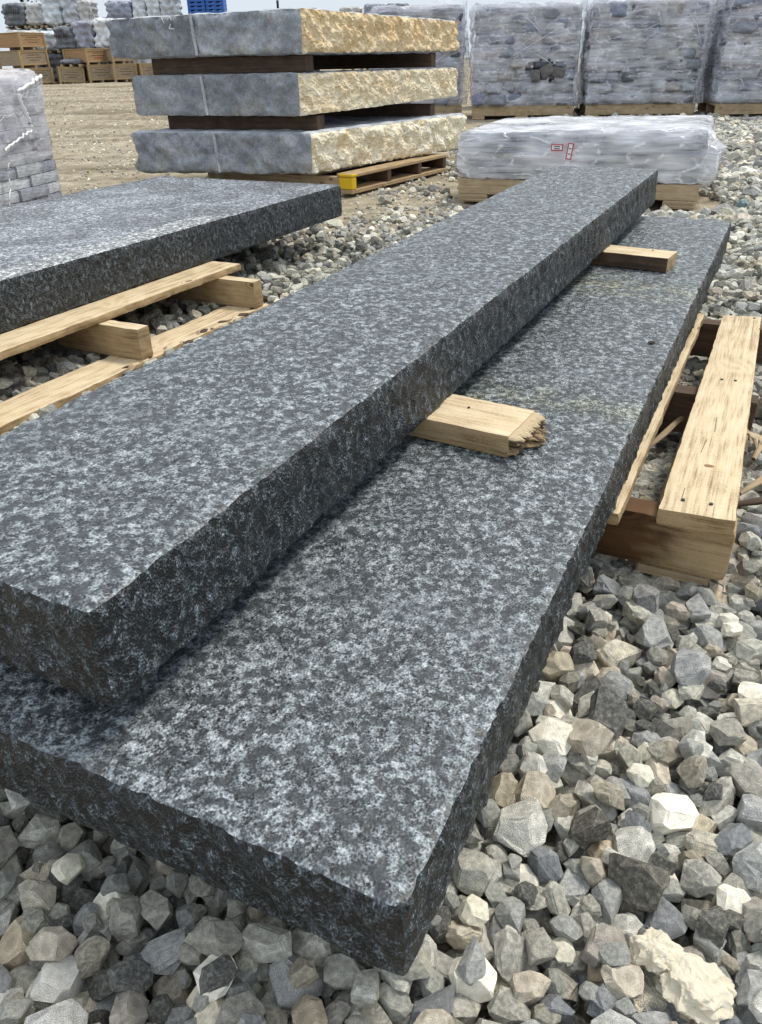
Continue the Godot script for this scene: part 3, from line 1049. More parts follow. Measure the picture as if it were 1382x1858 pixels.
func granite_slabs() -> void:
	var d := Vector3(0.44875, 0.01991, -0.89344)
	var w := Vector3(0.89361, 0, 0.44884)
	var n := w.cross(-d) * -1.0
	n = (-d).cross(w).normalized()
	var sn := noise(301, 3.0, 3)
	# lower
	var low := slab_node("granite_slab", "wide dark granite slab at the bottom of the front pair, its near corner over the gravel", Vector3(0.0085, 0.178, -0.277), w, n, d)
	var col_low := func(u: float, v: float) -> Color:
		var k := 0.66 + 0.07 * sn.get_noise_2d(u * 1.4, v * 1.4)
		var st := exp(-pow((v - 0.78 + sn.get_noise_2d(u * 2, 3) * 0.03) / 0.045, 2.0)) * 0.7 + exp(-pow((v - 1.40 + sn.get_noise_2d(u * 2, 9) * 0.03) / 0.07, 2.0)) * 0.9
		st *= smoothstep(-0.3, 0.4, sn.get_noise_2d(u * 5.0, v * 5.0) + 0.15)
		st = clampf(st, 0, 1)
		return Color(k * (1 + 0.24 * st), k * (1 + 0.12 * st), k * (1 - 0.20 * st))
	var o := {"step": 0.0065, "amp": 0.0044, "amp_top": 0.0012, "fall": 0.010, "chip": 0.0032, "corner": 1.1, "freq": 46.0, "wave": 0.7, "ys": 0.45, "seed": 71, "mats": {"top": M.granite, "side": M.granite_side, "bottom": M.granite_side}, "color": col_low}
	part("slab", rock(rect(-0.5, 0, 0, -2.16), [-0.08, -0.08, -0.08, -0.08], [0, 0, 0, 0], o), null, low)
	# upper
	var d2 := Vector3(0.46298, 0.01939, -0.88616)
	var w2 := Vector3(0.88633, 0, 0.46307).normalized()
	var n2 := (-d2).cross(w2).normalized()
	var up := slab_node("granite_slab", "long narrow dark granite slab lying on top of the front pair", Vector3(-0.198, 0.302, -0.415), w2, n2, d2)
	o.seed = 72
	o.color = func(u: float, v: float) -> Color:
		var k := 0.66 + 0.08 * sn.get_noise_2d(u * 1.4 + 9, v * 1.4)
		return Color(k, k, k)
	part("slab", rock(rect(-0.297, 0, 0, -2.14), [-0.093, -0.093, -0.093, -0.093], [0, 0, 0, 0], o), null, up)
	# the one on the left, dusty
	var d3 := Vector3(0.454, 0.0, -0.891)
	var w3 := Vector3(0.891, 0, 0.454)
	var lf := slab_node("granite_slab", "broad granite slab on the left pallet, pale dust along its top edge", Vector3(-0.117, 0.222, -3.09), w3, Vector3.UP, d3)
	o.seed = 73
	o.step = 0.011
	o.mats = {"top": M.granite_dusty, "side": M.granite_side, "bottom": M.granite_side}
	o.color = func(u: float, v: float) -> Color:
		var along := 2.3 - v
		var strip := (1.0 - smoothstep(0.085, 0.10, 0.86 - u + sn.get_noise_2d(v * 2.0, 1) * 0.01)) * smoothstep(0.65, 0.8, along + sn.get_noise_2d(u * 3, v * 3) * 0.1)
		var patch := smoothstep(-0.25, 0.35, sn.get_noise_2d(u * 1.1, v * 1.1))
		var rim := 1.0 - 0.25 * (1.0 - smoothstep(0.02, 0.10, minf(2.3 - v, u) + sn.get_noise_2d(u * 4, v * 4) * 0.04))
		var k := (0.46 + 0.26 * patch) * rim
		return Color(lerpf(k, 1.0, strip * 0.85), lerpf(k, 0.97, strip * 0.85), lerpf(k * 1.02, 0.88, strip * 0.85))
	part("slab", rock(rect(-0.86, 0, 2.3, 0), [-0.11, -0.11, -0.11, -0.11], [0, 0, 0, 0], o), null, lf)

	# wooden spacers between the front pair, set in the lower slab's frame
	var sp := thing("wood_spacer", "broken pine spacer with a splintered end between the two granite slabs", "wood spacer", Vector3.ZERO)
	sp.transform = low.transform * Transform3D(Basis(Vector3.UP, -0.09), Vector3(-0.112, 0.001, -0.628))
	var so := {"step": 0.006, "amp": 0.0012, "amp_top": 0.0006, "fall": 0.004, "chip": 0.0012, "freq": 40.0, "seed": 84, "mats": {"top": M.pine, "side": M.pine_worn}, "uv0": 0.2}
	part("board", rock(rect(-0.31, -0.010, 0.045, -0.045), [0, 0, 0, 0], [0.03, 0.03, 0.03, 0.03], so), null, sp)
	var strips := 24
	for k in strips:
		var z0 := 0.0445 - k * 0.089 / strips
		var z1 := 0.0445 - (k + 1) * 0.089 / strips
		for l in 4:
			var ext := rng.randf_range(-0.002, 0.008) - (0.009 if l < 2 and k < 9 else 0.0) + (0.008 if k > 10 and k < 16 and l < 2 else 0.0)
			var y0 := l * 0.0071 + 0.0037
			var zc := clampf((z0 + z1) / 2, -0.0395, 0.0395)
			part("splinter", tube([Vector3(-0.018, y0, zc), Vector3(ext - 0.006, y0, zc), Vector3(ext + rng.randf_range(-0.004, 0.003), y0 + rng.randf_range(-0.002, 0.002), zc + rng.randf_range(-0.001, 0.001)), Vector3(ext + 0.0045, y0, zc)], [0.0040, 0.0040, rng.randf_range(0.0008, 0.0034), 0.0001], 5, M.pine if l == 3 else (M.dark_wood if (l == 1 or l == 2) and k % 3 == 0 else M.pine_worn)), null, sp)
	for q in [[-0.14, 0.012], [-0.19, 0.02], [-0.09, -0.01]]:
		part("nail_hole", cyl(0.0018, 0.001), M.nail, sp, Vector3(q[0], 0.0312, q[1]))
	var sp2 := thing("wood_spacer", "far pine spacer with a blackened side between the two granite slabs", "wood spacer", Vector3.ZERO)
	sp2.transform = low.transform * Transform3D(Basis(Vector3.UP, -0.13), Vector3(-0.076, 0.001, -1.575))
	so.seed = 85
	so.mats = {"top": M.pine, "side": M.pine, "front": M.dark_wood, "right": M.pine_worn}
	part("board", rock(rect(-0.33, 0, 0.036, -0.036), [0, 0, 0, 0], [0.031, 0.031, 0.031, 0.031], so), null, sp2)
	part("nail_hole", cyl(0.0018, 0.001), M.nail, sp2, Vector3(-0.05, 0.0322, -0.02))

func cyl(r: float, h: float) -> CylinderMesh:
	var c := CylinderMesh.new()
	c.top_radius = r
	c.bottom_radius = r
	c.height = h
	c.radial_segments = 10
	c.rings = 1
	return c

# ------------------------------------------------------------------ the two pallets close by
func pallets_near() -> void:
	var b := Basis(Vector3(0.89361, 0, 0.44884), Vector3.UP, Vector3(-0.44884, 0, 0.89361))
	var p := thing("pallet", "low pine pallet under the front granite slabs, wide knotty plank on its right", "pallet", Vector3(0.0085, 0, -0.277))
	p.basis = b
	var wo := {"step": 0.008, "amp": 0.0018, "amp_top": 0.0006, "fall": 0.006, "chip": 0.0015, "freq": 25.0, "seed": 90, "mats": {"top": M.pine, "side": M.pine_worn}, "uv0": 0.05}
	# wide knotty plank, tapering a little
	var a := part("deck_plank", rock([Vector2(0.052, -0.665), Vector2(0.145, -0.672), Vector2(0.124, -1.612), Vector2(0.046, -1.596)], [0.094, 0.094, 0.094, 0.094], [0.118, 0.118, 0.118, 0.118], wo), null, p)
	for q in [[0.078, -0.70], [0.112, -0.703], [0.082, -1.175], [0.104, -1.178], [0.11, -1.59], [0.062, -1.60]]:
		part("nail", cyl(0.0026, 0.002), M.nail, a, Vector3(q[0], 0.1188, q[1]))
	part("knot", cyl(0.0055, 0.0010), M.knot, a, Vector3(0.098, 0.1181, -0.815), Basis.IDENTITY.scaled(Vector3(1.25, 1, 0.8)))
	for q in [[0.112, -1.50, 0.16, 0.02], [0.084, -0.88, 0.05, -0.06], [0.092, -0.97, 0.06, 0.04], [0.076, -0.72, 0.03, 0.0]]:
		part("crack", board(0.0007, 0.0009, q[2], 0.0002), M.stain, a, Vector3(q[0], 0.1182, q[1]), Basis(Vector3.UP, q[3]))
	wo.seed = 91
	wo.amp = 0.0018
	part("deck_plank", rock(rect(-0.085, 0.010, -0.64, -1.60), [0.094, 0.094, 0.094, 0.094], [0.113, 0.113, 0.116, 0.116], wo), null, p)
	wo.amp = 0.0018
	part("deck_plank", rock(rect(-0.44, -0.34, -0.64, -1.60), [0.094, 0.094, 0.094, 0.094], [0.112, 0.112, 0.112, 0.112], wo), null, p)
	wo.seed = 92
	wo.mats = {"top": M.pine_worn, "side": M.pine_worn, "front": M.pine_worn}
	for k in 3:
		var z: float = [-0.688, -1.15, -1.60][k]
		wo.seed = 93 + k
		wo.uv0 = k * 0.4
		if k > 0:
			wo.mats = {"top": M.dark_wood, "side": M.dark_wood}
		if k == 0:
			M.stringer = M.pine_worn.duplicate()
			M.stringer.vertex_color_use_as_albedo = true
			wo.mats = {"top": M.stringer, "side": M.stringer}
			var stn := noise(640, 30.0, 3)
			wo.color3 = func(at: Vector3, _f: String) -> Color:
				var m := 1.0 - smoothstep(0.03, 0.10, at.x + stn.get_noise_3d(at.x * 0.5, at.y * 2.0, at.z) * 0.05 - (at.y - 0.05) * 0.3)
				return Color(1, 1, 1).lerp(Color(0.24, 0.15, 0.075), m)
		else:
			wo.erase("color3")
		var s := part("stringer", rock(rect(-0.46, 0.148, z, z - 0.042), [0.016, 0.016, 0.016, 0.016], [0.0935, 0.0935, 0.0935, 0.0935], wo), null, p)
		if k == 0:
			s.set_meta("label", "front stringer with a dark water stain by the slab")
	for q in [[0.035, 0.130], [-0.20, -0.10], [-0.45, -0.35]]:
		plank("bottom_board", p, q[0], q[1], -0.003, 0.0155, -0.692, -1.66, M.dark_wood if q[0] < 0 else M.old_wood)
	# the left one
	var lp := thing("pallet", "split-board pallet under the left granite slab, bark on its bottom board", "pallet", Vector3(-0.323, 0, -2.215))
	lp.basis = Basis(Vector3(0.891, 0, 0.454), Vector3.UP, Vector3(-0.454, 0, 0.891))
	wo.mats = {"top": M.pine, "side": M.pine_worn}
	for k in 4:
		var z := 0.018 + k * 0.472
		wo.seed = 97 + k
		wo.uv0 = k * 0.5
		part("stringer", rock(rect(-0.95, 0.0, z + 0.02, z - 0.02), [0.017, 0.017, 0.017, 0.017], [0.092, 0.092, 0.092, 0.092], wo), null, lp)
	wo.seed = 110
	wo.amp = 0.003
	part("deck_plank", rock(rect(-0.225, -0.117, 1.75, -0.072), [0.0925, 0.0925, 0.0925, 0.0925], [0.111, 0.111, 0.111, 0.111], wo), null, lp)
	wo.seed = 111
	part("deck_plank", rock(rect(-0.55, -0.44, 1.75, -0.05), [0.0925, 0.0925, 0.0925, 0.0925], [0.111, 0.111, 0.111, 0.111], wo), null, lp)
	part("deck_plank", rock(rect(-0.95, -0.83, 1.75, -0.05), [0.0925, 0.0925, 0.0925, 0.0925], [0.111, 0.111, 0.111, 0.111], wo), null, lp)
	wo.seed = 112
	wo.amp = 0.007
	wo.freq = 12.0
	var bb := part("bottom_board", rock(rect(-0.105, 0.004, 1.75, -0.02), [-0.004, -0.004, -0.004, -0.004], [0.0165, 0.0165, 0.0165, 0.0165], wo), null, lp)
	wo.seed = 113
	part("bottom_board", rock(rect(-0.55, -0.44, 1.75, -0.02), [-0.004, -0.004, -0.004, -0.004], [0.0165, 0.0165, 0.0165, 0.0165], wo), null, lp)
	# flakes of bark on the bottom board's edge
	for k in 40:
		var z := rng.randf_range(0.0, 0.62)
		part("bark_flake", flake_mesh(k % 4), M.old_wood if k % 3 else M.dark_wood, bb, Vector3(0.001 + rng.randf_range(-0.016, 0.003), 0.0165 + rng.randf_range(-0.008, 0.001), z), Basis(rdir(), rng.randf() * 0.8).scaled(Vector3.ONE * rng.randf_range(0.004, 0.011)))

var flakes := []
func flake_mesh(k: int) -> ArrayMesh:
	while flakes.size() < 4:
		var pl := []
		for q in 8:
			pl.append([rdir(), rng.randf_range(0.6, 1.0)])
		flakes.append(stone_mesh(1, pl, 10.0, Vector3(0.7, 0.35, 1.6), 0.2, flakes.size()))
	return flakes[k]

# a plain pallet for the goods behind: stringers along x, boards along z, its front edge on z = 0
func back_pallet(called: String, label: String, at: Vector3, yaw: float, w: float, dep: float, h: float, m: Material, group := "") -> Node3D:
	var p := thing(called, label, "pallet", at, yaw, group)
	for k in 3:
		var z: float = [-0.003, -dep / 2 + 0.02, -dep + 0.043][k]
		plank("stringer", p, 0, w, 0.028, h if k == 0 else h - 0.0205, z, z - 0.04, m)
	for k in 3:
		var x: float = [0.01, w / 2 - 0.07, w - 0.15][k]
		plank("bottom_board", p, x, x + 0.14, -0.008, 0.0275, 0.0, -dep, m)
	for k in 7:
		var x := k * (w - 0.10) / 6.0
		plank("deck_board", p, x, x + 0.10, h - 0.02, h - 0.001, -0.0435, -dep, m)
	return p

# ------------------------------------------------------------------ three sandstone slabs on a pallet
func sandstone() -> void:
	# pallet, seen on its two-way side with a yellow painted corner
	var dr := Vector2(0.545, -0.838).normalized()
	var yaw := atan2(-dr.y, dr.x)
	var p := thing("pallet", "worn pallet with a yellow painted corner under the three sandstone slabs", "pallet", Vector3(-0.11, 0, -4.45), yaw)
	# local x runs to the far right, local -z to the left
	var L := 1.06
	var D := 1.05
	for k in 4:
		var x: float = [0.0, L * 0.34, L * 0.67, L - 0.04][k]
		plank("stringer", p, x, x + 0.04, 0.018, 0.078, -0.002, -D, M.dark_wood if k else M.old_wood)
	for k in 5:
		var z := -k * (D - 0.1) / 4.0
		plank("deck_board", p, -0.004, L + 0.004, 0.0785, 0.096, z, z - 0.1, M.pine_worn)
	for k in 3:
		var z := -k * (D - 0.1) / 2.0
		plank("bottom_board", p, -0.004, L + 0.004, -0.004, 0.0175, z, z - 0.1, M.pine_worn)
	var yp := plank("painted_corner", p, -0.0045, 0.0395, 0.0195, 0.0775, 0.0, -0.085, M.yellow)
	yp.set_meta("label", "yellow painted end of the stringer")
	plank("painted_corner", p, -0.0075, 0.05, 0.081, 0.0945, 0.002, -0.085, M.yellow)
	var spec := [
		["lowest grey and cream sandstone slab, rough split right face, resting on the yellow marked pallet", Vector2(-1.36, -4.80), Vector2(-0.315, -4.43), Vector2(0.62, -5.60), 0.098, 0.303, [0.098, 0.099], [0.303, 0.310], 0],
		["middle slab of the sandstone stack with a smooth pale yellow right face", Vector2(-1.315, -4.86), Vector2(-0.363, -4.44), Vector2(0.558, -5.60), 0.375, 0.571, [0.375, 0.405], [0.571, 0.566], 1],
		["topmost sandstone slab with a coarse orange tinted right face", Vector2(-1.39, -4.83), Vector2(-0.33, -4.44), Vector2(0.552, -5.60), 0.651, 0.847, [0.651, 0.650], [0.847, 0.815], 2],
	]
	for k in 3:
		var s: Array = spec[k]
		var Lc: Vector2 = s[1]
		var C: Vector2 = s[2]
		var R: Vector2 = s[3]
		var t := thing("sandstone_slab", s[0], "stone slab", Vector3(C.x, s[4], C.y), 0.0, "")
		var y0: Array = s[6]
		var y1: Array = s[7]
		var base: float = s[4]
		var o := {"step": 0.012, "step_top": 0.03, "amp": [0.024, 0.013, 0.024][k], "amp_top": 0.006, "fall": 0.03, "chip": [0.014, 0.006, 0.010][k], "freq": [11.0, 18.0, 16.0][k], "wave": 0.8, "seed": 130 + k, "mats": {"top": M.sand_top, "bottom": M.sand_grey, "front": M.sand_grey, "right": M["sand_cream_%d" % k], "back": M.sand_grey, "left": M.sand_grey}}
		var hl: float = -0.01 if k == 0 else 0.0
		var cn := noise(160 + k, 3.2, 3)
		var cf := noise(170 + k, 9.0, 3)
		var split: float = [0.50, 0.46, 0.47][k]
		var wid := (C - Lc).length()
		var dark_l: float = [0.92, 0.80, 0.66][k]
		var dark_r: float = [0.84, 0.72, 0.92][k]
		o.color3 = func(at: Vector3, face: String) -> Color:
			if face == "front":
				var u := 1.0 - Vector2(at.x, at.z).length() / wid
				var v := dark_l if u < split else dark_r
				v *= 1.0 + 0.16 * cn.get_noise_3dv(at)
				var warm := smoothstep(0.0, 0.45, cf.get_noise_3dv(at * 0.6) + (0.12 - at.y) * 1.2 - 0.1)
				return Color(v * (1.0 + 0.02 * warm), v * (1.0 - 0.03 * warm), v * (1.0 - 0.14 * warm))
			if face == "right":
				var pale := smoothstep(0.05, 0.4, cf.get_noise_3dv(at))
				var rust := smoothstep(0.1, 0.5, cn.get_noise_3dv(at * 1.3 + Vector3(5, 0, 0)))
				return Color(0.90, 0.89, 0.87).lerp(Color(1, 1, 1), pale).lerp(Color(0.88, 0.74, 0.54), rust * 0.55)
			return Color(1, 1, 1)
		part("slab", rock([Lc - C, Vector2.ZERO, R - C, Lc + R - 2 * C], [y0[0] - base + hl, y0[0] - base, y0[1] - base, y0[1] - base], [y1[0] - base - (0.014 if k == 2 else 0.0), y1[0] - base, y1[1] - base, y1[1] - base - 0.01], o), null, t)
		# pale half-round groove down the left face
		var g := Lc.lerp(C, [0.50, 0.46, 0.47][k]) - C
		var nrm := Vector2(-(C - Lc).y, (C - Lc).x).normalized()
		var pts := []
		var rad := []
		for q in 8:
			var h := q / 7.0
			pts.append(Vector3(g.x + nrm.x * 0.004 + h * -0.012 + rng.randf_range(-0.001, 0.001), 0.006 + h * (y1[0] - y0[0] - 0.012), g.y + nrm.y * 0.004))
			rad.append(0.008)
		part("groove", tube(pts, rad, 8, M.sand_top), null, t)
		if k == 2:
			# the chalk number near the groove
			var ax := Vector3((C - Lc).x, 0, (C - Lc).y).normalized()
			var o0 := Vector3(g.x, 0, g.y) - ax * 0.14 + Vector3(nrm.x, 0, nrm.y) * 0.010
			var n3 := Vector3(nrm.x, 0, nrm.y)
			for stroke in [[[-0.035, 0.178], [-0.022, 0.150]], [[0.0, 0.165], [0.014, 0.178], [0.022, 0.165], [0.014, 0.145], [0.002, 0.128]], [[0.002, 0.128], [0.034, 0.124]]]:
				var sp := []
				var sr := []
				for q in stroke:
					sp.append(o0 + ax * q[0] + Vector3.UP * q[1] + n3 * 0.006)
					sr.append(0.0030)
				part("chalk_mark", tube(sp, sr, 5, M.chalk), null, t)
	# dark spacers in the two gaps
	var dl := Vector2(-0.94, -0.37).normalized()
	var fw := Vector2(-dl.y, dl.x)
	if fw.y < 0:
		fw = -fw
	var yw := atan2(dl.y, -dl.x)
	for k in 2:
		var y0: float = [0.304, 0.572][k]
		var hh: float = [0.069, 0.077][k]
		for q in 2:
			var lab: String = ["dark wood beam along the front of the lower gap in the sandstone stack", "dark wood beam along the front of the upper gap in the sandstone stack", "dark wood beam at the far side of the lower sandstone gap", "dark wood beam at the far side of the upper sandstone gap"][q * 2 + k]
			var start: Vector2 = [Vector2(-0.285, -4.55), Vector2(-0.325, -4.53)][k] if q == 0 else [Vector2(0.37, -5.42), Vector2(0.37, -5.40)][k]
			var t := thing("wood_beam", lab, "wood beam", Vector3(start.x, y0, start.y), yw)
			plank("beam", t, -0.93 if q == 0 else -0.9, 0.0, 0.0, hh, 0.0, -0.09, M.dark_wood, 0.004)

# ------------------------------------------------------------------ film over a stack
func film(parent: Node, w: float, dep: float, y0: float, y1: float, m: Material, o: Dictionary) -> MeshInstance3D:
	var g: float = o.get("gap", 0.012)
	var r := {"step": 0.03, "amp": 0.02, "amp_top": 0.02, "fall": 0.08, "chip": 0.02, "freq": 5.0, "seed": 200, "skip": ["bottom"], "mats": {"top": m, "side": m}}
	for k in o:
		r[k] = o[k]
	var lean: float = o.get("lean", 0.0)
	return part("plastic_wrap", rock(rect(-g, w + g, g, -dep - g), [y0, y0, y0, y0], [y1 + g, y1 + g + lean, y1 + g + lean, y1 + g], r), null, parent)

func wrapped_low_pack() -> void:
	var dx := Vector2(1.053, 0.42)
	var yaw := atan2(-dx.y, dx.x)
	back_pallet("pallet", "pale pallet under the low wrapped pack behind the granite slabs", Vector3(0.426, 0, -4.167), yaw, 1.135, 0.95, 0.098, M.old_wood)
	var t := thing("wrapped_pack", "low pack of flat stone sheets under white film with a red outlined tag", "wrapped pack", Vector3(0.426, 0.099, -4.167), yaw)
	var y := 0.0
	var k := 0
	while y < 0.185:
		var h := rng.randf_range(0.022, 0.034)
		var o := {"step": 0.035, "amp": 0.010, "amp_top": 0.001, "fall": 0.02, "chip": 0.004, "freq": 12.0, "seed": 210 + k, "mats": {"top": M["block_%d" % (k % 5)], "side": M["block_%d" % (k % 5)]}}
		part("flagstone", rock(rect(rng.randf_range(0.0, 0.03), 1.115 + rng.randf_range(0, 0.02), -rng.randf_range(0.0, 0.02), -0.9), [y, y, y, y], [y + h, y + h, y + h, y + h], o), null, t)
		y += h + 0.0015
		k += 1
	film(t, 1.135, 0.92, -0.006, y, M.film_dense, {"amp": 0.013, "amp_top": 0.010, "freq": 6.5, "seed": 231, "ribs": 5.0, "rib_amp": 0.006, "step": 0.02, "lean": 0.02})
	# loose gathered film on the right end
	var lo := {"step": 0.02, "amp": 0.026, "amp_top": 0.015, "fall": 0.07, "chip": 0.02, "freq": 8.0, "seed": 233, "skip": ["bottom", "left"], "mats": {"top": M.film_dense, "side": M.film_dense}, "bulge": 0.018}
	part("loose_film", rock(rect(1.10, 1.175, -0.03, -0.6), [-0.03, -0.03, -0.03, -0.03], [y + 0.015, y - 0.02, y - 0.02, y + 0.01], lo), null, t)
	# red outlined tag, folded in a T
	for q in [[0.485, 0.150, 0.055, 0.028, 0.0], [0.545, 0.135, 0.026, 0.070, -0.12]]:
		var tg := part("tag", board(q[2], q[3], 0.002, 0.0004), M.label_red, t, Vector3(q[0], q[1], 0.046), Basis(Vector3.BACK, q[4]))
		part("tag_face", board(q[2] - 0.009, q[3] - 0.009, 0.002, 0.0004), M.label_white, tg, Vector3(0, 0, 0.0015))
		for l in 2:
			part("print_line", board(q[2] * 0.5, 0.004, 0.001, 0.0002), M.ink, tg, Vector3(0, (l - 0.5) * q[3] * 0.32, 0.0024))

var blocks := []
func stone_stack(t: Node, w: float, dep: float, h: float, courses: int, per: int, seed_: int, mats: Array, jit := 0.018) -> void:
	if blocks.is_empty():
		for k in 10:
			blocks.append(unit_block(2, 0.10))
	var r := RandomNumberGenerator.new()
	r.seed = seed_
	var y := 0.0
	for c in courses:
		var ch := h / courses * r.randf_range(0.92, 1.08)
		if c == courses - 1:
			ch = h - y
		for row in 2:
			var x := 0.0
			while x < w - 0.03:
				var bw := minf(w / per * r.randf_range(0.6, 1.4), w - x)
				if w - x - bw < 0.07:
					bw = w - x
				var dd := dep * 0.5
				var s := Vector3(bw * 1.04, ch * r.randf_range(1.0, 1.08), dd * 1.02)
				var at := Vector3(x + bw / 2, y + ch / 2, -dd * (row + 0.5) + (r.randfn() * jit if row == 0 else 0.0))
				if c > courses / 2 and x < 0.01:
					at.x += r.randf_range(0.0, 0.03)
				part("stone", blocks[r.randi() % blocks.size()], mats[r.randi() % mats.size()], t, at, Basis(Vector3.UP, PI * (r.randi() % 2) + r.randfn() * 0.03).scaled(s))
				x += bw
		y += ch

func wrapped_row() -> void:
	var mats := [M.block_0, M.block_1, M.block_2, M.block_3, M.block_4, M.block_0, M.block_4]
	# x, z of the front left corner of each pallet, width, yaw, courses
	var list := [
		[0.06, -10.35, 1.02, -0.02, 8, 1.02, "wrapped stone pallet half hidden behind the sandstone slabs", "pallet half hidden behind the sandstone slabs"],
		[1.161, -10.043, 1.15, 0.0, 8, 0.995, "wrapped stone pallet with a torn hole showing three dark stones", "pallet under the wrapped stones with the torn hole"],
		[2.415, -9.78, 1.18, 0.0, 9, 1.01, "wrapped stone pallet just right of the one with the torn hole", "pallet just right of the one under the torn hole"],
		[3.72, -9.36, 1.2, 0.0, 9, 1.05, "wrapped stone pallet at the right end of the row, cut by the picture edge", "pallet at the right end of the row of wrapped stones"],
	]
	for k in list.size():
		var q: Array = list[k]
		var yaw: float = -0.16 if k > 0 else 0.02
		back_pallet("pallet", q[7], Vector3(q[0], 0, q[1]), yaw, q[2], 0.95, 0.13, M.old_wood)
		var t := thing("wrapped_stone_stack", q[6], "stone stack", Vector3(q[0], 0.131, q[1]), yaw, "")
		stone_stack(t, q[2] - 0.02, 0.92, q[5] - 0.05, q[4], 5, 400 + k, mats)
		var o := {"seed": 250 + k, "freq": 4.0, "amp": 0.03, "amp_top": 0.03, "gap": 0.02, "ribs": float(q[4]), "rib_amp": 0.018, "lean": [0.0, 0.0, 0.012, 0.02][k]}
		if k == 1:
			o.hole = ["front", 0.70, 0.36, 0.19, 0.095]
		film(t, q[2] - 0.02, 0.92, -0.01, q[5] - 0.03, M.film_blue, o)
		# loose corner of film, pulled out at the right edge
		var p := PackedVector3Array()
		var uv := PackedVector2Array()
		var nz := noise(270 + k, 5.0, 3)
		var wv := 10
		var hv := 34
		for j in hv + 1:
			for i in wv + 1:
				var s := float(i) / wv
				var v := float(j) / hv
				p.append(Vector3(q[2] - 0.03 + s * (0.10 + 0.03 * sin(v * 5 + k)), 0.0 + v * (q[5] + 0.02), 0.02 - s * 0.12 + 0.03 * nz.get_noise_2d(s * 0.6, v * 1.2)))
				uv.append(Vector2(s * 0.3, v))
		var am := ArrayMesh.new()
		grid(am, wv, hv, p, uv, M.film_blue)
		part("loose_film", am, null, t)
		var cr := []
		for c in 3:
			var px: float = rng.randf_range(0.55, 1.0) * q[2]
			var py: float = rng.randf_range(0.3, 1.0) * q[5]
			cr.append([Vector3(px, py, 0.045), Vector3(px - rng.randf_range(0.1, 0.5), clampf(py + rng.randf_range(-0.45, 0.3), 0.05, q[5]), 0.043)])
		for c in cr:
			var mid: Vector3 = (c[0] + c[1]) * 0.5 + Vector3(rng.randf_range(-0.03, 0.03), rng.randf_range(-0.03, 0.03), 0.006)
			part("film_crease", tube([c[0], mid, c[1]], [0.0008, 0.003, 0.0008], 5, M.film_rope), null, t)
		if k == 1:
			for e in [[0.70, 0.30, 0.10, 0.11, 0.1], [0.82, 0.34, 0.15, 0.12, 0.45], [0.945, 0.325, 0.15, 0.10, -0.2]]:
				var s := part("exposed_stone", blocks[int(e[0] * 10) % 10], M.block_dark, t, Vector3(e[0], e[1], 0.0), Basis(Vector3.BACK, e[4]).scaled_local(Vector3(e[2], e[3], 0.16)))
				s.set_meta("label", "dark dry stone showing through the torn film")
		if k == 0:
			# film gathered up into a peak on the top
			var pk := PackedVector3Array()
			var pu := PackedVector2Array()
			for j in 15:
				for i in 31:
					var s := i / 30.0
					var v := j / 14.0
					var peak := exp(-pow((s - 0.80) / 0.16, 2.0)) * 0.10 + exp(-pow((s - 0.35) / 0.22, 2.0)) * 0.02
					pk.append(Vector3(s * 1.04 - 0.02, 0.985 + peak * sin(PI * clampf(v * 0.9 + 0.05, 0, 1)) + 0.012 * nz.get_noise_2d(s * 2, v * 2), -v * 0.9))
					pu.append(Vector2(s, v))
			var pm := ArrayMesh.new()
			grid(pm, 30, 14, pk, pu, M.film_clear)
			part("gathered_film", pm, null, t)
	# a second row behind, of which only the tops show
	for k in 3:
		var at: Vector3 = [Vector3(1.75, 0, -12.4), Vector3(2.95, 0, -12.2), Vector3(4.2, 0, -11.9)][k]
		var lab: String = ["wrapped stones in the second row, top showing above the torn stack", "wrapped stones in the second row, behind the gap right of the torn stack", "wrapped stones in the second row behind the rightmost stack"][k]
		var t := thing("wrapped_stone_stack", lab, "stone stack", at, -0.16)
		stone_stack(t, 1.1, 0.9, 1.14, 8, 5, 440 + k, mats)
		film(t, 1.1, 0.9, 0.0, 1.15, M.film_blue, {"seed": 290 + k, "step": 0.05})

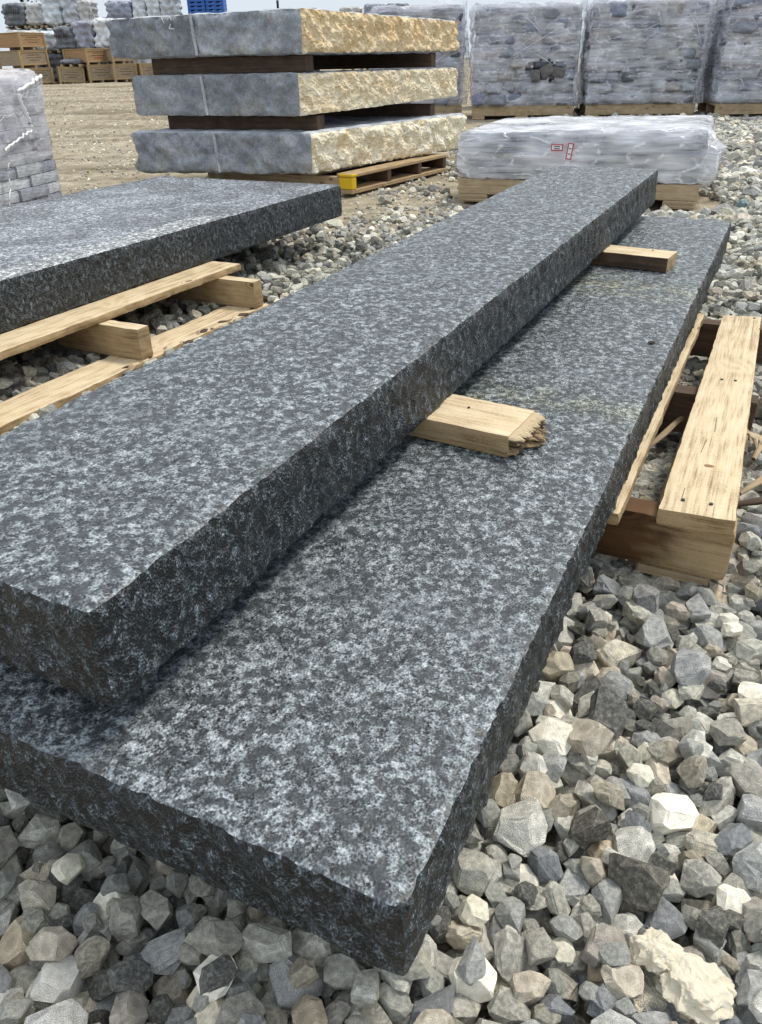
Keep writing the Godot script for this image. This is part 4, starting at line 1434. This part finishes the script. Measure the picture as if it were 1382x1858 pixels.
# ------------------------------------------------------------------ pale bricks under film at the left edge
func brick_stack() -> void:
	# local x runs along the face we see (towards the camera), local -z into the stack
	var dx := Vector2(-0.21, 0.98).normalized()
	var base := Vector3(-1.668, 0, -4.46)
	# face direction from far to near; the face looks to the right
	var yaw := atan2(-(-dx.y), -dx.x)
	var t := thing("wrapped_brick_stack", "stack of long grey bricks half covered by shrink film at the left edge", "brick stack", base)
	t.basis = Basis(Vector3(-dx.x, 0, -dx.y), Vector3.UP, Vector3(dx.y, 0, -dx.x))
	# now local +x runs away from the camera, so bricks run from x = -1 to 0
	var r := RandomNumberGenerator.new()
	r.seed = 511
	var variants := []
	for k in 5:
		variants.append(rock(rect(-0.5, 0.5, 0.5, -0.5), [-0.5, -0.5, -0.5, -0.5], [0.5, 0.5, 0.5, 0.5], {"step": 0.34, "amp": 0.012, "amp_top": 0.012, "fall": 0.2, "chip": 0.012, "freq": 1.2, "seed": 520 + k, "mats": {"top": M.brick_0}}))
	var courses := 11
	var ch := 0.0525
	for c in courses:
		for row in 3:
			var x := 0.0
			var first := true
			while x > -1.05:
				var bw := 0.24 if not first else (0.24 if c % 2 == 0 else 0.13)
				bw *= r.randf_range(0.92, 1.05)
				first = false
				var at := Vector3(x - bw / 2 + r.randf_range(-0.003, 0.003), c * ch + ch / 2 - 0.004, -0.11 - row * 0.225 + (r.randfn() * 0.006 if row == 0 else 0.0))
				part("brick", variants[r.randi() % 5], M["brick_%d" % (r.randi() % 3)], t, at, Basis.IDENTITY.scaled(Vector3(bw * 0.985, ch * 0.95, 0.22)))
				x -= bw
	film(t, 1.05, 0.70, 0.19, courses * ch, M.film_clear, {"seed": 540, "amp": 0.010, "step": 0.02, "freq": 7.0, "gap": 0.010, "fall": 0.05}).position.x = -1.05
	film(t, 1.05, 0.70, 0.42, courses * ch + 0.006, M.film_clear, {"seed": 541, "amp": 0.014, "step": 0.02, "freq": 9.0, "gap": 0.020, "fall": 0.05}).position.x = -1.05
	# twisted ropes of film
	var rope := func(pts: Array, rr: float, called: String) -> void:
		var pp := []
		var ra := []
		var nz := noise(560, 9.0, 2)
		for k in range(pts.size() - 1):
			for q in 7:
				var s := q / 7.0
				pp.append((pts[k] as Vector3).lerp(pts[k + 1], s) + Vector3(nz.get_noise_1d(k * 3.0 + s), nz.get_noise_1d(50 + k * 3.0 + s), 0) * 0.012)
				ra.append(rr * (0.8 + 0.5 * absf(nz.get_noise_1d(90 + k * 4.0 + s * 2))))
		part(called, tube(pp, ra, 7, M.film_rope), null, t)
	rope.call([Vector3(0.0, 0.585, 0.02), Vector3(-0.10, 0.56, 0.030), Vector3(-0.245, 0.525, 0.034), Vector3(-0.23, 0.46, 0.034), Vector3(-0.205, 0.40, 0.034), Vector3(-0.20, 0.355, 0.034)], 0.009, "film_rope")
	rope.call([Vector3(-0.20, 0.355, 0.034), Vector3(-0.28, 0.335, 0.03), Vector3(-0.37, 0.31, 0.03), Vector3(-0.46, 0.28, 0.03)], 0.006, "film_rope")
	rope.call([Vector3(-0.43, 0.24, 0.028), Vector3(-0.455, 0.20, 0.03), Vector3(-0.47, 0.12, 0.028), Vector3(-0.52, 0.03, 0.03)], 0.004, "film_rope")
	for k in 5:
		var x0 := -rng.randf_range(0.0, 0.12)
		var y0 := rng.randf_range(0.36, 0.575)
		rope.call([Vector3(-0.235, lerpf(0.47, 0.525, rng.randf()), 0.031), Vector3((x0 - 0.235) / 2, (y0 + 0.5) / 2, 0.030), Vector3(x0, y0, 0.027)], 0.0008, "film_crease")
		rope.call([Vector3(-0.235, lerpf(0.36, 0.52, rng.randf()), 0.031), Vector3(-0.4, rng.randf_range(0.28, 0.56), 0.030), Vector3(-0.7, rng.randf_range(0.15, 0.56), 0.027)], 0.0009, "film_crease")
	var bp := thing("pallet", "pallet under the grey brick stack at the left edge", "pallet", base)
	bp.basis = t.basis
	for k in 3:
		plank("deck_board", bp, -1.05, -0.0, -0.028, -0.006, -k * 0.28, -k * 0.28 - 0.12, M.old_wood)

# ------------------------------------------------------------------ the far side of the yard
func crate(label: String, x: float, y: float, z: float, w: float, dep: float, h: float, yaw: float, m: Material, group := "", tilt := 0.0) -> Node3D:
	# local origin: the corner nearest to the camera; x to the right, -z away
	var t := thing("wooden_crate", label, "crate", Vector3(x, y, z), yaw, group)
	t.rotation.z = tilt
	var f := 0.10
	plank("panel", t, 0.03, w - 0.03, f, f + h, -0.03, -0.05, m)
	plank("panel", t, 0.03, 0.05, f, f + h, -0.05, -dep + 0.05, m)
	plank("panel", t, w - 0.05, w - 0.03, f, f + h, -0.05, -dep + 0.05, m)
	plank("panel", t, 0.03, w - 0.03, f, f + h, -dep + 0.03, -dep + 0.05, m)
	plank("lid", t, 0.0, w, f + h, f + h + 0.025, 0.0, -dep, M.pine_worn)
	for q in [[0, 0], [w - 0.08, 0], [0, -dep + 0.08], [w - 0.08, -dep + 0.08]]:
		plank("post", t, q[0], q[0] + 0.08, 0.0, f + h - 0.003, q[1] + 0.001, q[1] - 0.08, M.pine_worn)
	plank("rail", t, 0.08, w - 0.08, f + h - 0.06, f + h - 0.003, -0.012, -0.03, M.pine_worn)
	plank("rail", t, 0.08, w - 0.08, f, f + 0.06, -0.012, -0.03, M.pine_worn)
	plank("foot", t, w / 2 - 0.05, w / 2 + 0.05, 0.0, f - 0.003, -0.02, -dep + 0.02, M.crate_grey)
	# lines of stencilled print, too small to read
	for k in 3:
		var ln: float = w * [0.42, 0.55, 0.36][k]
		plank("print_line", t, w / 2 - ln / 2, w / 2 + ln / 2, f + h * (0.68 - k * 0.18), f + h * (0.68 - k * 0.18) + 0.018, -0.0275, -0.0300, M.stain, 0.0005)
	return t

func sack_stack(label: String, x: float, y: float, z: float, w: float, h: float, k: int, layers: float, marks := false, group := "") -> Node3D:
	var t := thing("wrapped_stone_stack", label, "stone stack", Vector3(x, y, z), rng.randf_range(-0.12, 0.12), group)
	var o := {"step": 0.05, "step_top": 0.10, "amp": 0.10, "amp_top": 0.06, "fall": 0.12, "chip": 0.06, "freq": 3.6, "seed": 600 + int(x * 13 + y * 31) % 200, "ribs": layers, "rib_amp": 0.055, "mats": {"top": M["sack_%d" % k]}}
	part("wrapped_stone", rock(rect(0.04, w - 0.04, -0.04, -1.0), [0.09, 0.09, 0.09, 0.09], [h, h - 0.03, h + 0.02, h], o), null, t)
	for q in 3:
		plank("pallet_runner", t, 0.02 + q * (w - 0.14) / 2.0, 0.12 + q * (w - 0.14) / 2.0, 0.0, 0.085, 0.0, -1.0, M.old_wood)
	if marks:
		for q in 7:
			var bx := 0.15 + q * (w - 0.3) / 7.0
			var pts := [Vector3(bx, h * 0.55 + rng.randf_range(-0.03, 0.03), 0.075), Vector3(bx + 0.03, h * 0.76, 0.075), Vector3(bx + rng.randf_range(0.04, 0.1), h * 0.56, 0.075), Vector3(bx + 0.1, h * 0.74, 0.075)]
			part("spray_mark", tube(pts, [0.014, 0.014, 0.014, 0.012], 5, M.ink), null, t)
	return t

func far_yard() -> void:
	# crates on the left, three high, corner on
	crate("orange wooden crate on top of the left crate pile", -13.86, 1.24, -36.0, 1.32, 1.40, 0.48, 1.10, M.crate_orange)
	crate("greyish wooden crate in the middle of the left crate pile", -13.92, 0.60, -35.8, 1.40, 1.40, 0.50, 1.05, M.crate_grey, "", 0.02)
	crate("pale wooden crate at the bottom of the left crate pile", -13.72, -0.03, -35.7, 1.05, 1.2, 0.52, 0.75, M.crate_grey)
	crate("brown and orange wooden crate on top of the middle crate row", -11.40, 0.66, -36.2, 1.25, 1.35, 0.46, 1.05, M.crate_orange)
	crate("weathered wooden crate on top of the middle row, just left of the sandstone slabs", -10.42, 0.68, -36.3, 0.92, 1.0, 0.42, 0.55, M.crate_grey)
	crate("tilted broken crate at the left end of the bottom crate row", -12.62, 0.0, -36.0, 1.0, 0.9, 0.52, 0.40, M.crate_grey, "", -0.06)
	crate("bottom row crate standing under the brown and orange crate", -11.45, 0.02, -36.2, 1.05, 1.0, 0.53, 0.52, M.crate_grey)
	crate("bottom row crate standing under the weathered crate", -10.42, 0.03, -36.2, 1.0, 1.0, 0.53, 0.60, M.crate_grey)
	crate("small grey crate at the right end of the bottom crate row", -9.40, 0.06, -36.5, 0.9, 0.9, 0.50, 0.5, M.crate_grey)
	var ep := thing("empty_pallet", "empty pallets piled at the right end of the crate row", "pallet", Vector3(-8.5, 0.0, -36.6), 0.1)
	for k in 4:
		for q in 3:
			plank("bearer", ep, 0.0, 0.9, k * 0.15, k * 0.15 + 0.09, -q * 0.4, -q * 0.4 - 0.08, M.crate_grey)
		plank("deck", ep, 0.0, 0.9, k * 0.15 + 0.092, k * 0.15 + 0.145, 0.0, -0.88, M.old_wood)
	sack_stack("slumped grey sack lying on the tilted broken crate", -12.55, 0.62, -36.2, 0.9, 0.28, 2, 2.0)
	# wrapped stone on the second tier, behind the crates
	sack_stack("dark grey wrapped stack with black spray writing behind the middle crates", -13.05, 1.14, -37.6, 0.82, 0.92, 2, 4.0, true)
	sack_stack("bluish wrapped stack right of the lower sprayed stack", -12.22, 1.14, -37.6, 0.80, 1.10, 3, 4.0)
	sack_stack("bright white wrapped stack in the middle of the second tier", -11.40, 1.14, -37.6, 0.86, 1.17, 0, 4.0)
	sack_stack("white wrapped stack next to the sandstone slabs on the second tier", -10.5, 1.14, -37.5, 0.86, 1.02, 0, 4.0)
	sack_stack("low pale wrapped stack behind the top orange crate", -15.3, 1.14, -38.4, 1.1, 0.86, 4, 3.0)
	sack_stack("low white wrapped stack right behind the top orange crate", -14.1, 1.14, -38.4, 1.0, 0.80, 0, 3.0)
	for k in 6:
		sack_stack(["bluish grey wrapped stack on the ground behind the left crate pile", "dark wrapped stack on the ground in the gap right of the left crate pile", "white wrapped stack on the ground behind the tilted crate", "pale wrapped stack on the ground behind the brown and orange crate", "cream wrapped stack on the ground behind the weathered crate", "white wrapped stack on the ground nearest the sandstone slabs"][k], -15.0 + k * 0.98, 0.0, -38.2, 0.94, 1.12, [3, 2, 0, 1, 4, 0][k], 4.0)
	# third tier, farther back
	var tall := [
		["dark grey wrapped stack with black spray writing on the upper left", -16.7, 2, true, 0.98, 1.0],
		["cream wrapped stack right of the upper sprayed stack", -15.68, 4, false, 0.95, 0.74],
		["white wrapped stack in the middle of the upper tier", -14.9, 0, false, 1.25, 0.84],
		["tall white wrapped stack beside the gap of sky", -14.0, 1, false, 1.3, 0.72],
		["narrow cream wrapped stack at the edge of the gap of sky", -13.24, 4, false, 1.05, 0.56],
		["purplish grey wrapped stack right of the gap of sky", -11.95, 3, false, 0.96, 1.1],
		["white wrapped stack just right of the purplish one", -10.8, 0, false, 1.2, 0.62],
		["second white wrapped stack right of the purplish one", -10.15, 0, false, 1.12, 0.62],
		["third white wrapped stack right of the purplish one, by the blue pallets", -9.5, 1, false, 1.08, 0.85],
	]
	for k in tall.size():
		var q: Array = tall[k]
		for tier in 2:
			sack_stack("wrapped stack in the lower tiers of the far row", q[1], tier * 1.1, -42.0, q[5], 1.08, (q[2] + tier) % 5, 5.0, false, "wrapped stacks in the lower tiers of the far row")
		sack_stack(q[0], q[1], 2.2, -42.0, q[5], q[4], q[2], 4.0, q[3])
	sack_stack("small bluish stack leaning low beside the purplish stack", -12.5, 1.7, -42.3, 0.5, 0.85, 3, 3.0)
	# blue plastic pallets
	for k in 2:
		var bp := thing("blue_pallet_pile", ["pile of blue plastic pallets above the top sandstone slab, left half", "pile of blue plastic pallets above the top sandstone slab, right half"][k], "pallet pile", Vector3(-8.25 + k * 0.84, 0.0, -42.0), 0.0)
		for l in 22:
			plank("blue_pallet", bp, 0.0, 0.80, l * 0.15 + 0.05, l * 0.15 + 0.14, 0.0, -1.0, M.blue)
			for q in 3:
				plank("pallet_foot", bp, q * 0.33, q * 0.33 + 0.13, l * 0.15 - 0.012, l * 0.15 + 0.052, -0.02, -0.98, M.blue)
	# a low far group seen over the top slab
	for k in 4:
		sack_stack(["low tan wrapped stack far behind the top sandstone slab, leftmost of four", "low purplish wrapped stack far behind the top sandstone slab, second of four", "low grey wrapped stack far behind the top sandstone slab, third of four", "low tan wrapped stack far behind the top sandstone slab, rightmost of four"][k], -1.9 + k * 1.55, 0.0, -62.0, 1.45, 3.85 - [0.12, 0.0, 0.0, 0.1][k], [4, 3, 2, 4][k], 9.0)
	# dark ribbed drum and a small post far off
	var dr := thing("ribbed_drum", "dark ribbed drum standing far behind the top sandstone slab", "drum", Vector3(-2.5, 0.0, -38.0))
	part("body", cyl(0.36, 2.45), M.black, dr, Vector3(0, 1.225, 0))
	for k in 8:
		part("rib", cyl(0.385, 0.05), M.crate_grey, dr, Vector3(0, 1.7 + k * 0.11, 0))
	var pst := thing("dark_post", "small dark post with a flared foot far behind the top sandstone slab", "post", Vector3(-3.75, 0.0, -38.0))
	part("base", cyl(0.22, 2.4), M.black, pst, Vector3(0, 1.2, 0))
	part("stem", cyl(0.05, 0.4), M.black, pst, Vector3(0, 2.6, 0))
	# a tree over the left stacks
	var tr := thing("tree", "green tree crown just showing above the stacks on the far left", "tree", Vector3(-21.2, -0.3, -58.0))
	part("trunk", tube([Vector3.ZERO, Vector3(0.1, 2.0, 0), Vector3(0, 4.2, 0)], [0.25, 0.2, 0.1], 8, M.bark), null, tr)
	var lm := PackedVector3Array([Vector3(-0.5, 0, 0), Vector3(0, 0.05, -0.3), Vector3(0.5, 0, 0), Vector3(0, 0.05, 0.3)])
	var arr := []
	arr.resize(Mesh.ARRAY_MAX)
	arr[Mesh.ARRAY_VERTEX] = lm
	arr[Mesh.ARRAY_NORMAL] = PackedVector3Array([Vector3.UP, Vector3.UP, Vector3.UP, Vector3.UP])
	arr[Mesh.ARRAY_INDEX] = PackedInt32Array([0, 2, 1, 0, 3, 2])
	var am := ArrayMesh.new()
	am.add_surface_from_arrays(Mesh.PRIMITIVE_TRIANGLES, arr)
	var list := []
	for k in 1400:
		var d := rdir() * pow(rng.randf(), 0.4)
		var at := Vector3(d.x * 1.5, 5.6 + d.y * 1.2, d.z * 1.5)
		var g := rng.randf_range(0.6, 1.3)
		list.append([0, 0, Transform3D(Basis(rdir(), rng.randf() * TAU).scaled(Vector3.ONE * rng.randf_range(0.12, 0.25)), at), Color(g, g, g)])
	mass("crown", am, M.leaf, list, tr)

# ------------------------------------------------------------------ odds and ends on the gravel
func litter() -> void:
	# crumpled cream cloth
	var g := ico(4)
	var n1 := noise(701, 1.6, 4, FastNoiseLite.TYPE_SIMPLEX_SMOOTH, true)
	var n2 := noise(702, 1.1, 3)
	var t := thing("crumpled_cloth", "crumpled cream cloth lying on the gravel at the lower right", "cloth", Vector3(0.214, 0.021, -0.322))
	for k in 2:
		var st := SurfaceTool.new()
		st.begin(Mesh.PRIMITIVE_TRIANGLES)
		var pts := []
		for d: Vector3 in g[0]:
			var e := d + Vector3(k * 7.0, 0, 0)
			var r := 0.85 + 0.34 * n1.get_noise_3dv(e * 0.45 + Vector3(0, e.z * 0.2, 0)) + 0.26 * n2.get_noise_3dv(e * 0.9)
			pts.append(d * r * [Vector3(0.024, 0.013, 0.023), Vector3(0.018, 0.012, 0.016)][k])
		for i in range(0, g[1].size(), 3):
			for q in [0, 2, 1]:
				st.set_smooth_group(-1)
				st.add_vertex(pts[g[1][i + q]])
		st.generate_normals()
		part("fold", st.commit(), M.paper, t, [Vector3(0.012, 0.0, 0.008), Vector3(-0.012, 0.002, -0.016)][k])
	# chips lying on the slabs
	var c1 := thing("bark_chip", "small dark bark chip lying on the lower granite slab beyond the broken spacer", "bark chip", Vector3.ZERO)
	c1.transform = Transform3D(Basis(Vector3(0.89361, 0, 0.44884), Vector3(-0.0089, 0.9998, 0.0178), Vector3(-0.44875, -0.0199, 0.89344)).orthonormalized(), Vector3(0.0085, 0.178, -0.277)) * Transform3D(Basis(Vector3.UP, 0.5), Vector3(-0.036, 0.002, -1.077))
	part("chip", flake_mesh(0), M.char, c1, Vector3.ZERO, Basis(Vector3.UP, 0.4).scaled_local(Vector3(0.010, 0.003, 0.0028)))
	# blue green stone
	var b := thing("blue_stone", "single blue green stone on the gravel right of the low wrapped pack", "stone", Vector3(1.69, 0.0, -3.74), 0.4)
	part("stone", pebble(12), mat(null, rgb8(120, 146, 152), 0.7), b, Vector3(0, 0.015, 0), Basis.IDENTITY.scaled(Vector3(0.034, 0.026, 0.026)))
	# sticks beside the plank
	var sticks := [
		["split stick lying on the gravel beside the wide pallet plank", Vector3(0.556, 0.028, -1.04), Vector3(0.66, 0.04, -1.11)],
		["thin dark twig under the pallet edge right of the wide plank", Vector3(0.545, 0.02, -1.02), Vector3(0.64, 0.025, -1.03)],
		["pale stick leaning between the pallet planks under the slab", Vector3(0.47, 0.022, -1.22), Vector3(0.575, 0.05, -1.31)],
		["grey stick lying farther along the plank's right side", Vector3(0.63, 0.025, -1.16), Vector3(0.72, 0.03, -1.30)],
	]
	for k in sticks.size():
		var q: Array = sticks[k]
		var s := thing("stick", q[0], "stick", q[1])
		var e: Vector3 = q[2] - q[1]
		part("stem", tube([Vector3.ZERO, e * 0.35 + Vector3(0, 0.004, 0.004), e * 0.7 + Vector3(0, 0.002, -0.003), e], [0.004, 0.006, 0.005, 0.002], 6, M.old_wood if k != 1 else M.dark_wood), null, s)
	# torn splinters on the plank's edge
	var sp := thing("wood_splinters", "torn pale splinters hanging off the wide plank's right edge", "splinters", Vector3(0.568, 0.108, -1.10))
	for k in 7:
		var e := Vector3(rng.randf_range(-0.005, 0.03), rng.randf_range(-0.05, -0.01), rng.randf_range(0.01, 0.06)) * 0.8
		var o := Vector3(rng.randf_range(-0.004, 0.008), 0, rng.randf_range(-0.03, 0.02))
		part("splinter", tube([o, o + e * 0.5 + Vector3(0.004, 0.004, 0), o + e], [0.0022, 0.003, 0.0008], 5, M.pine), null, sp)
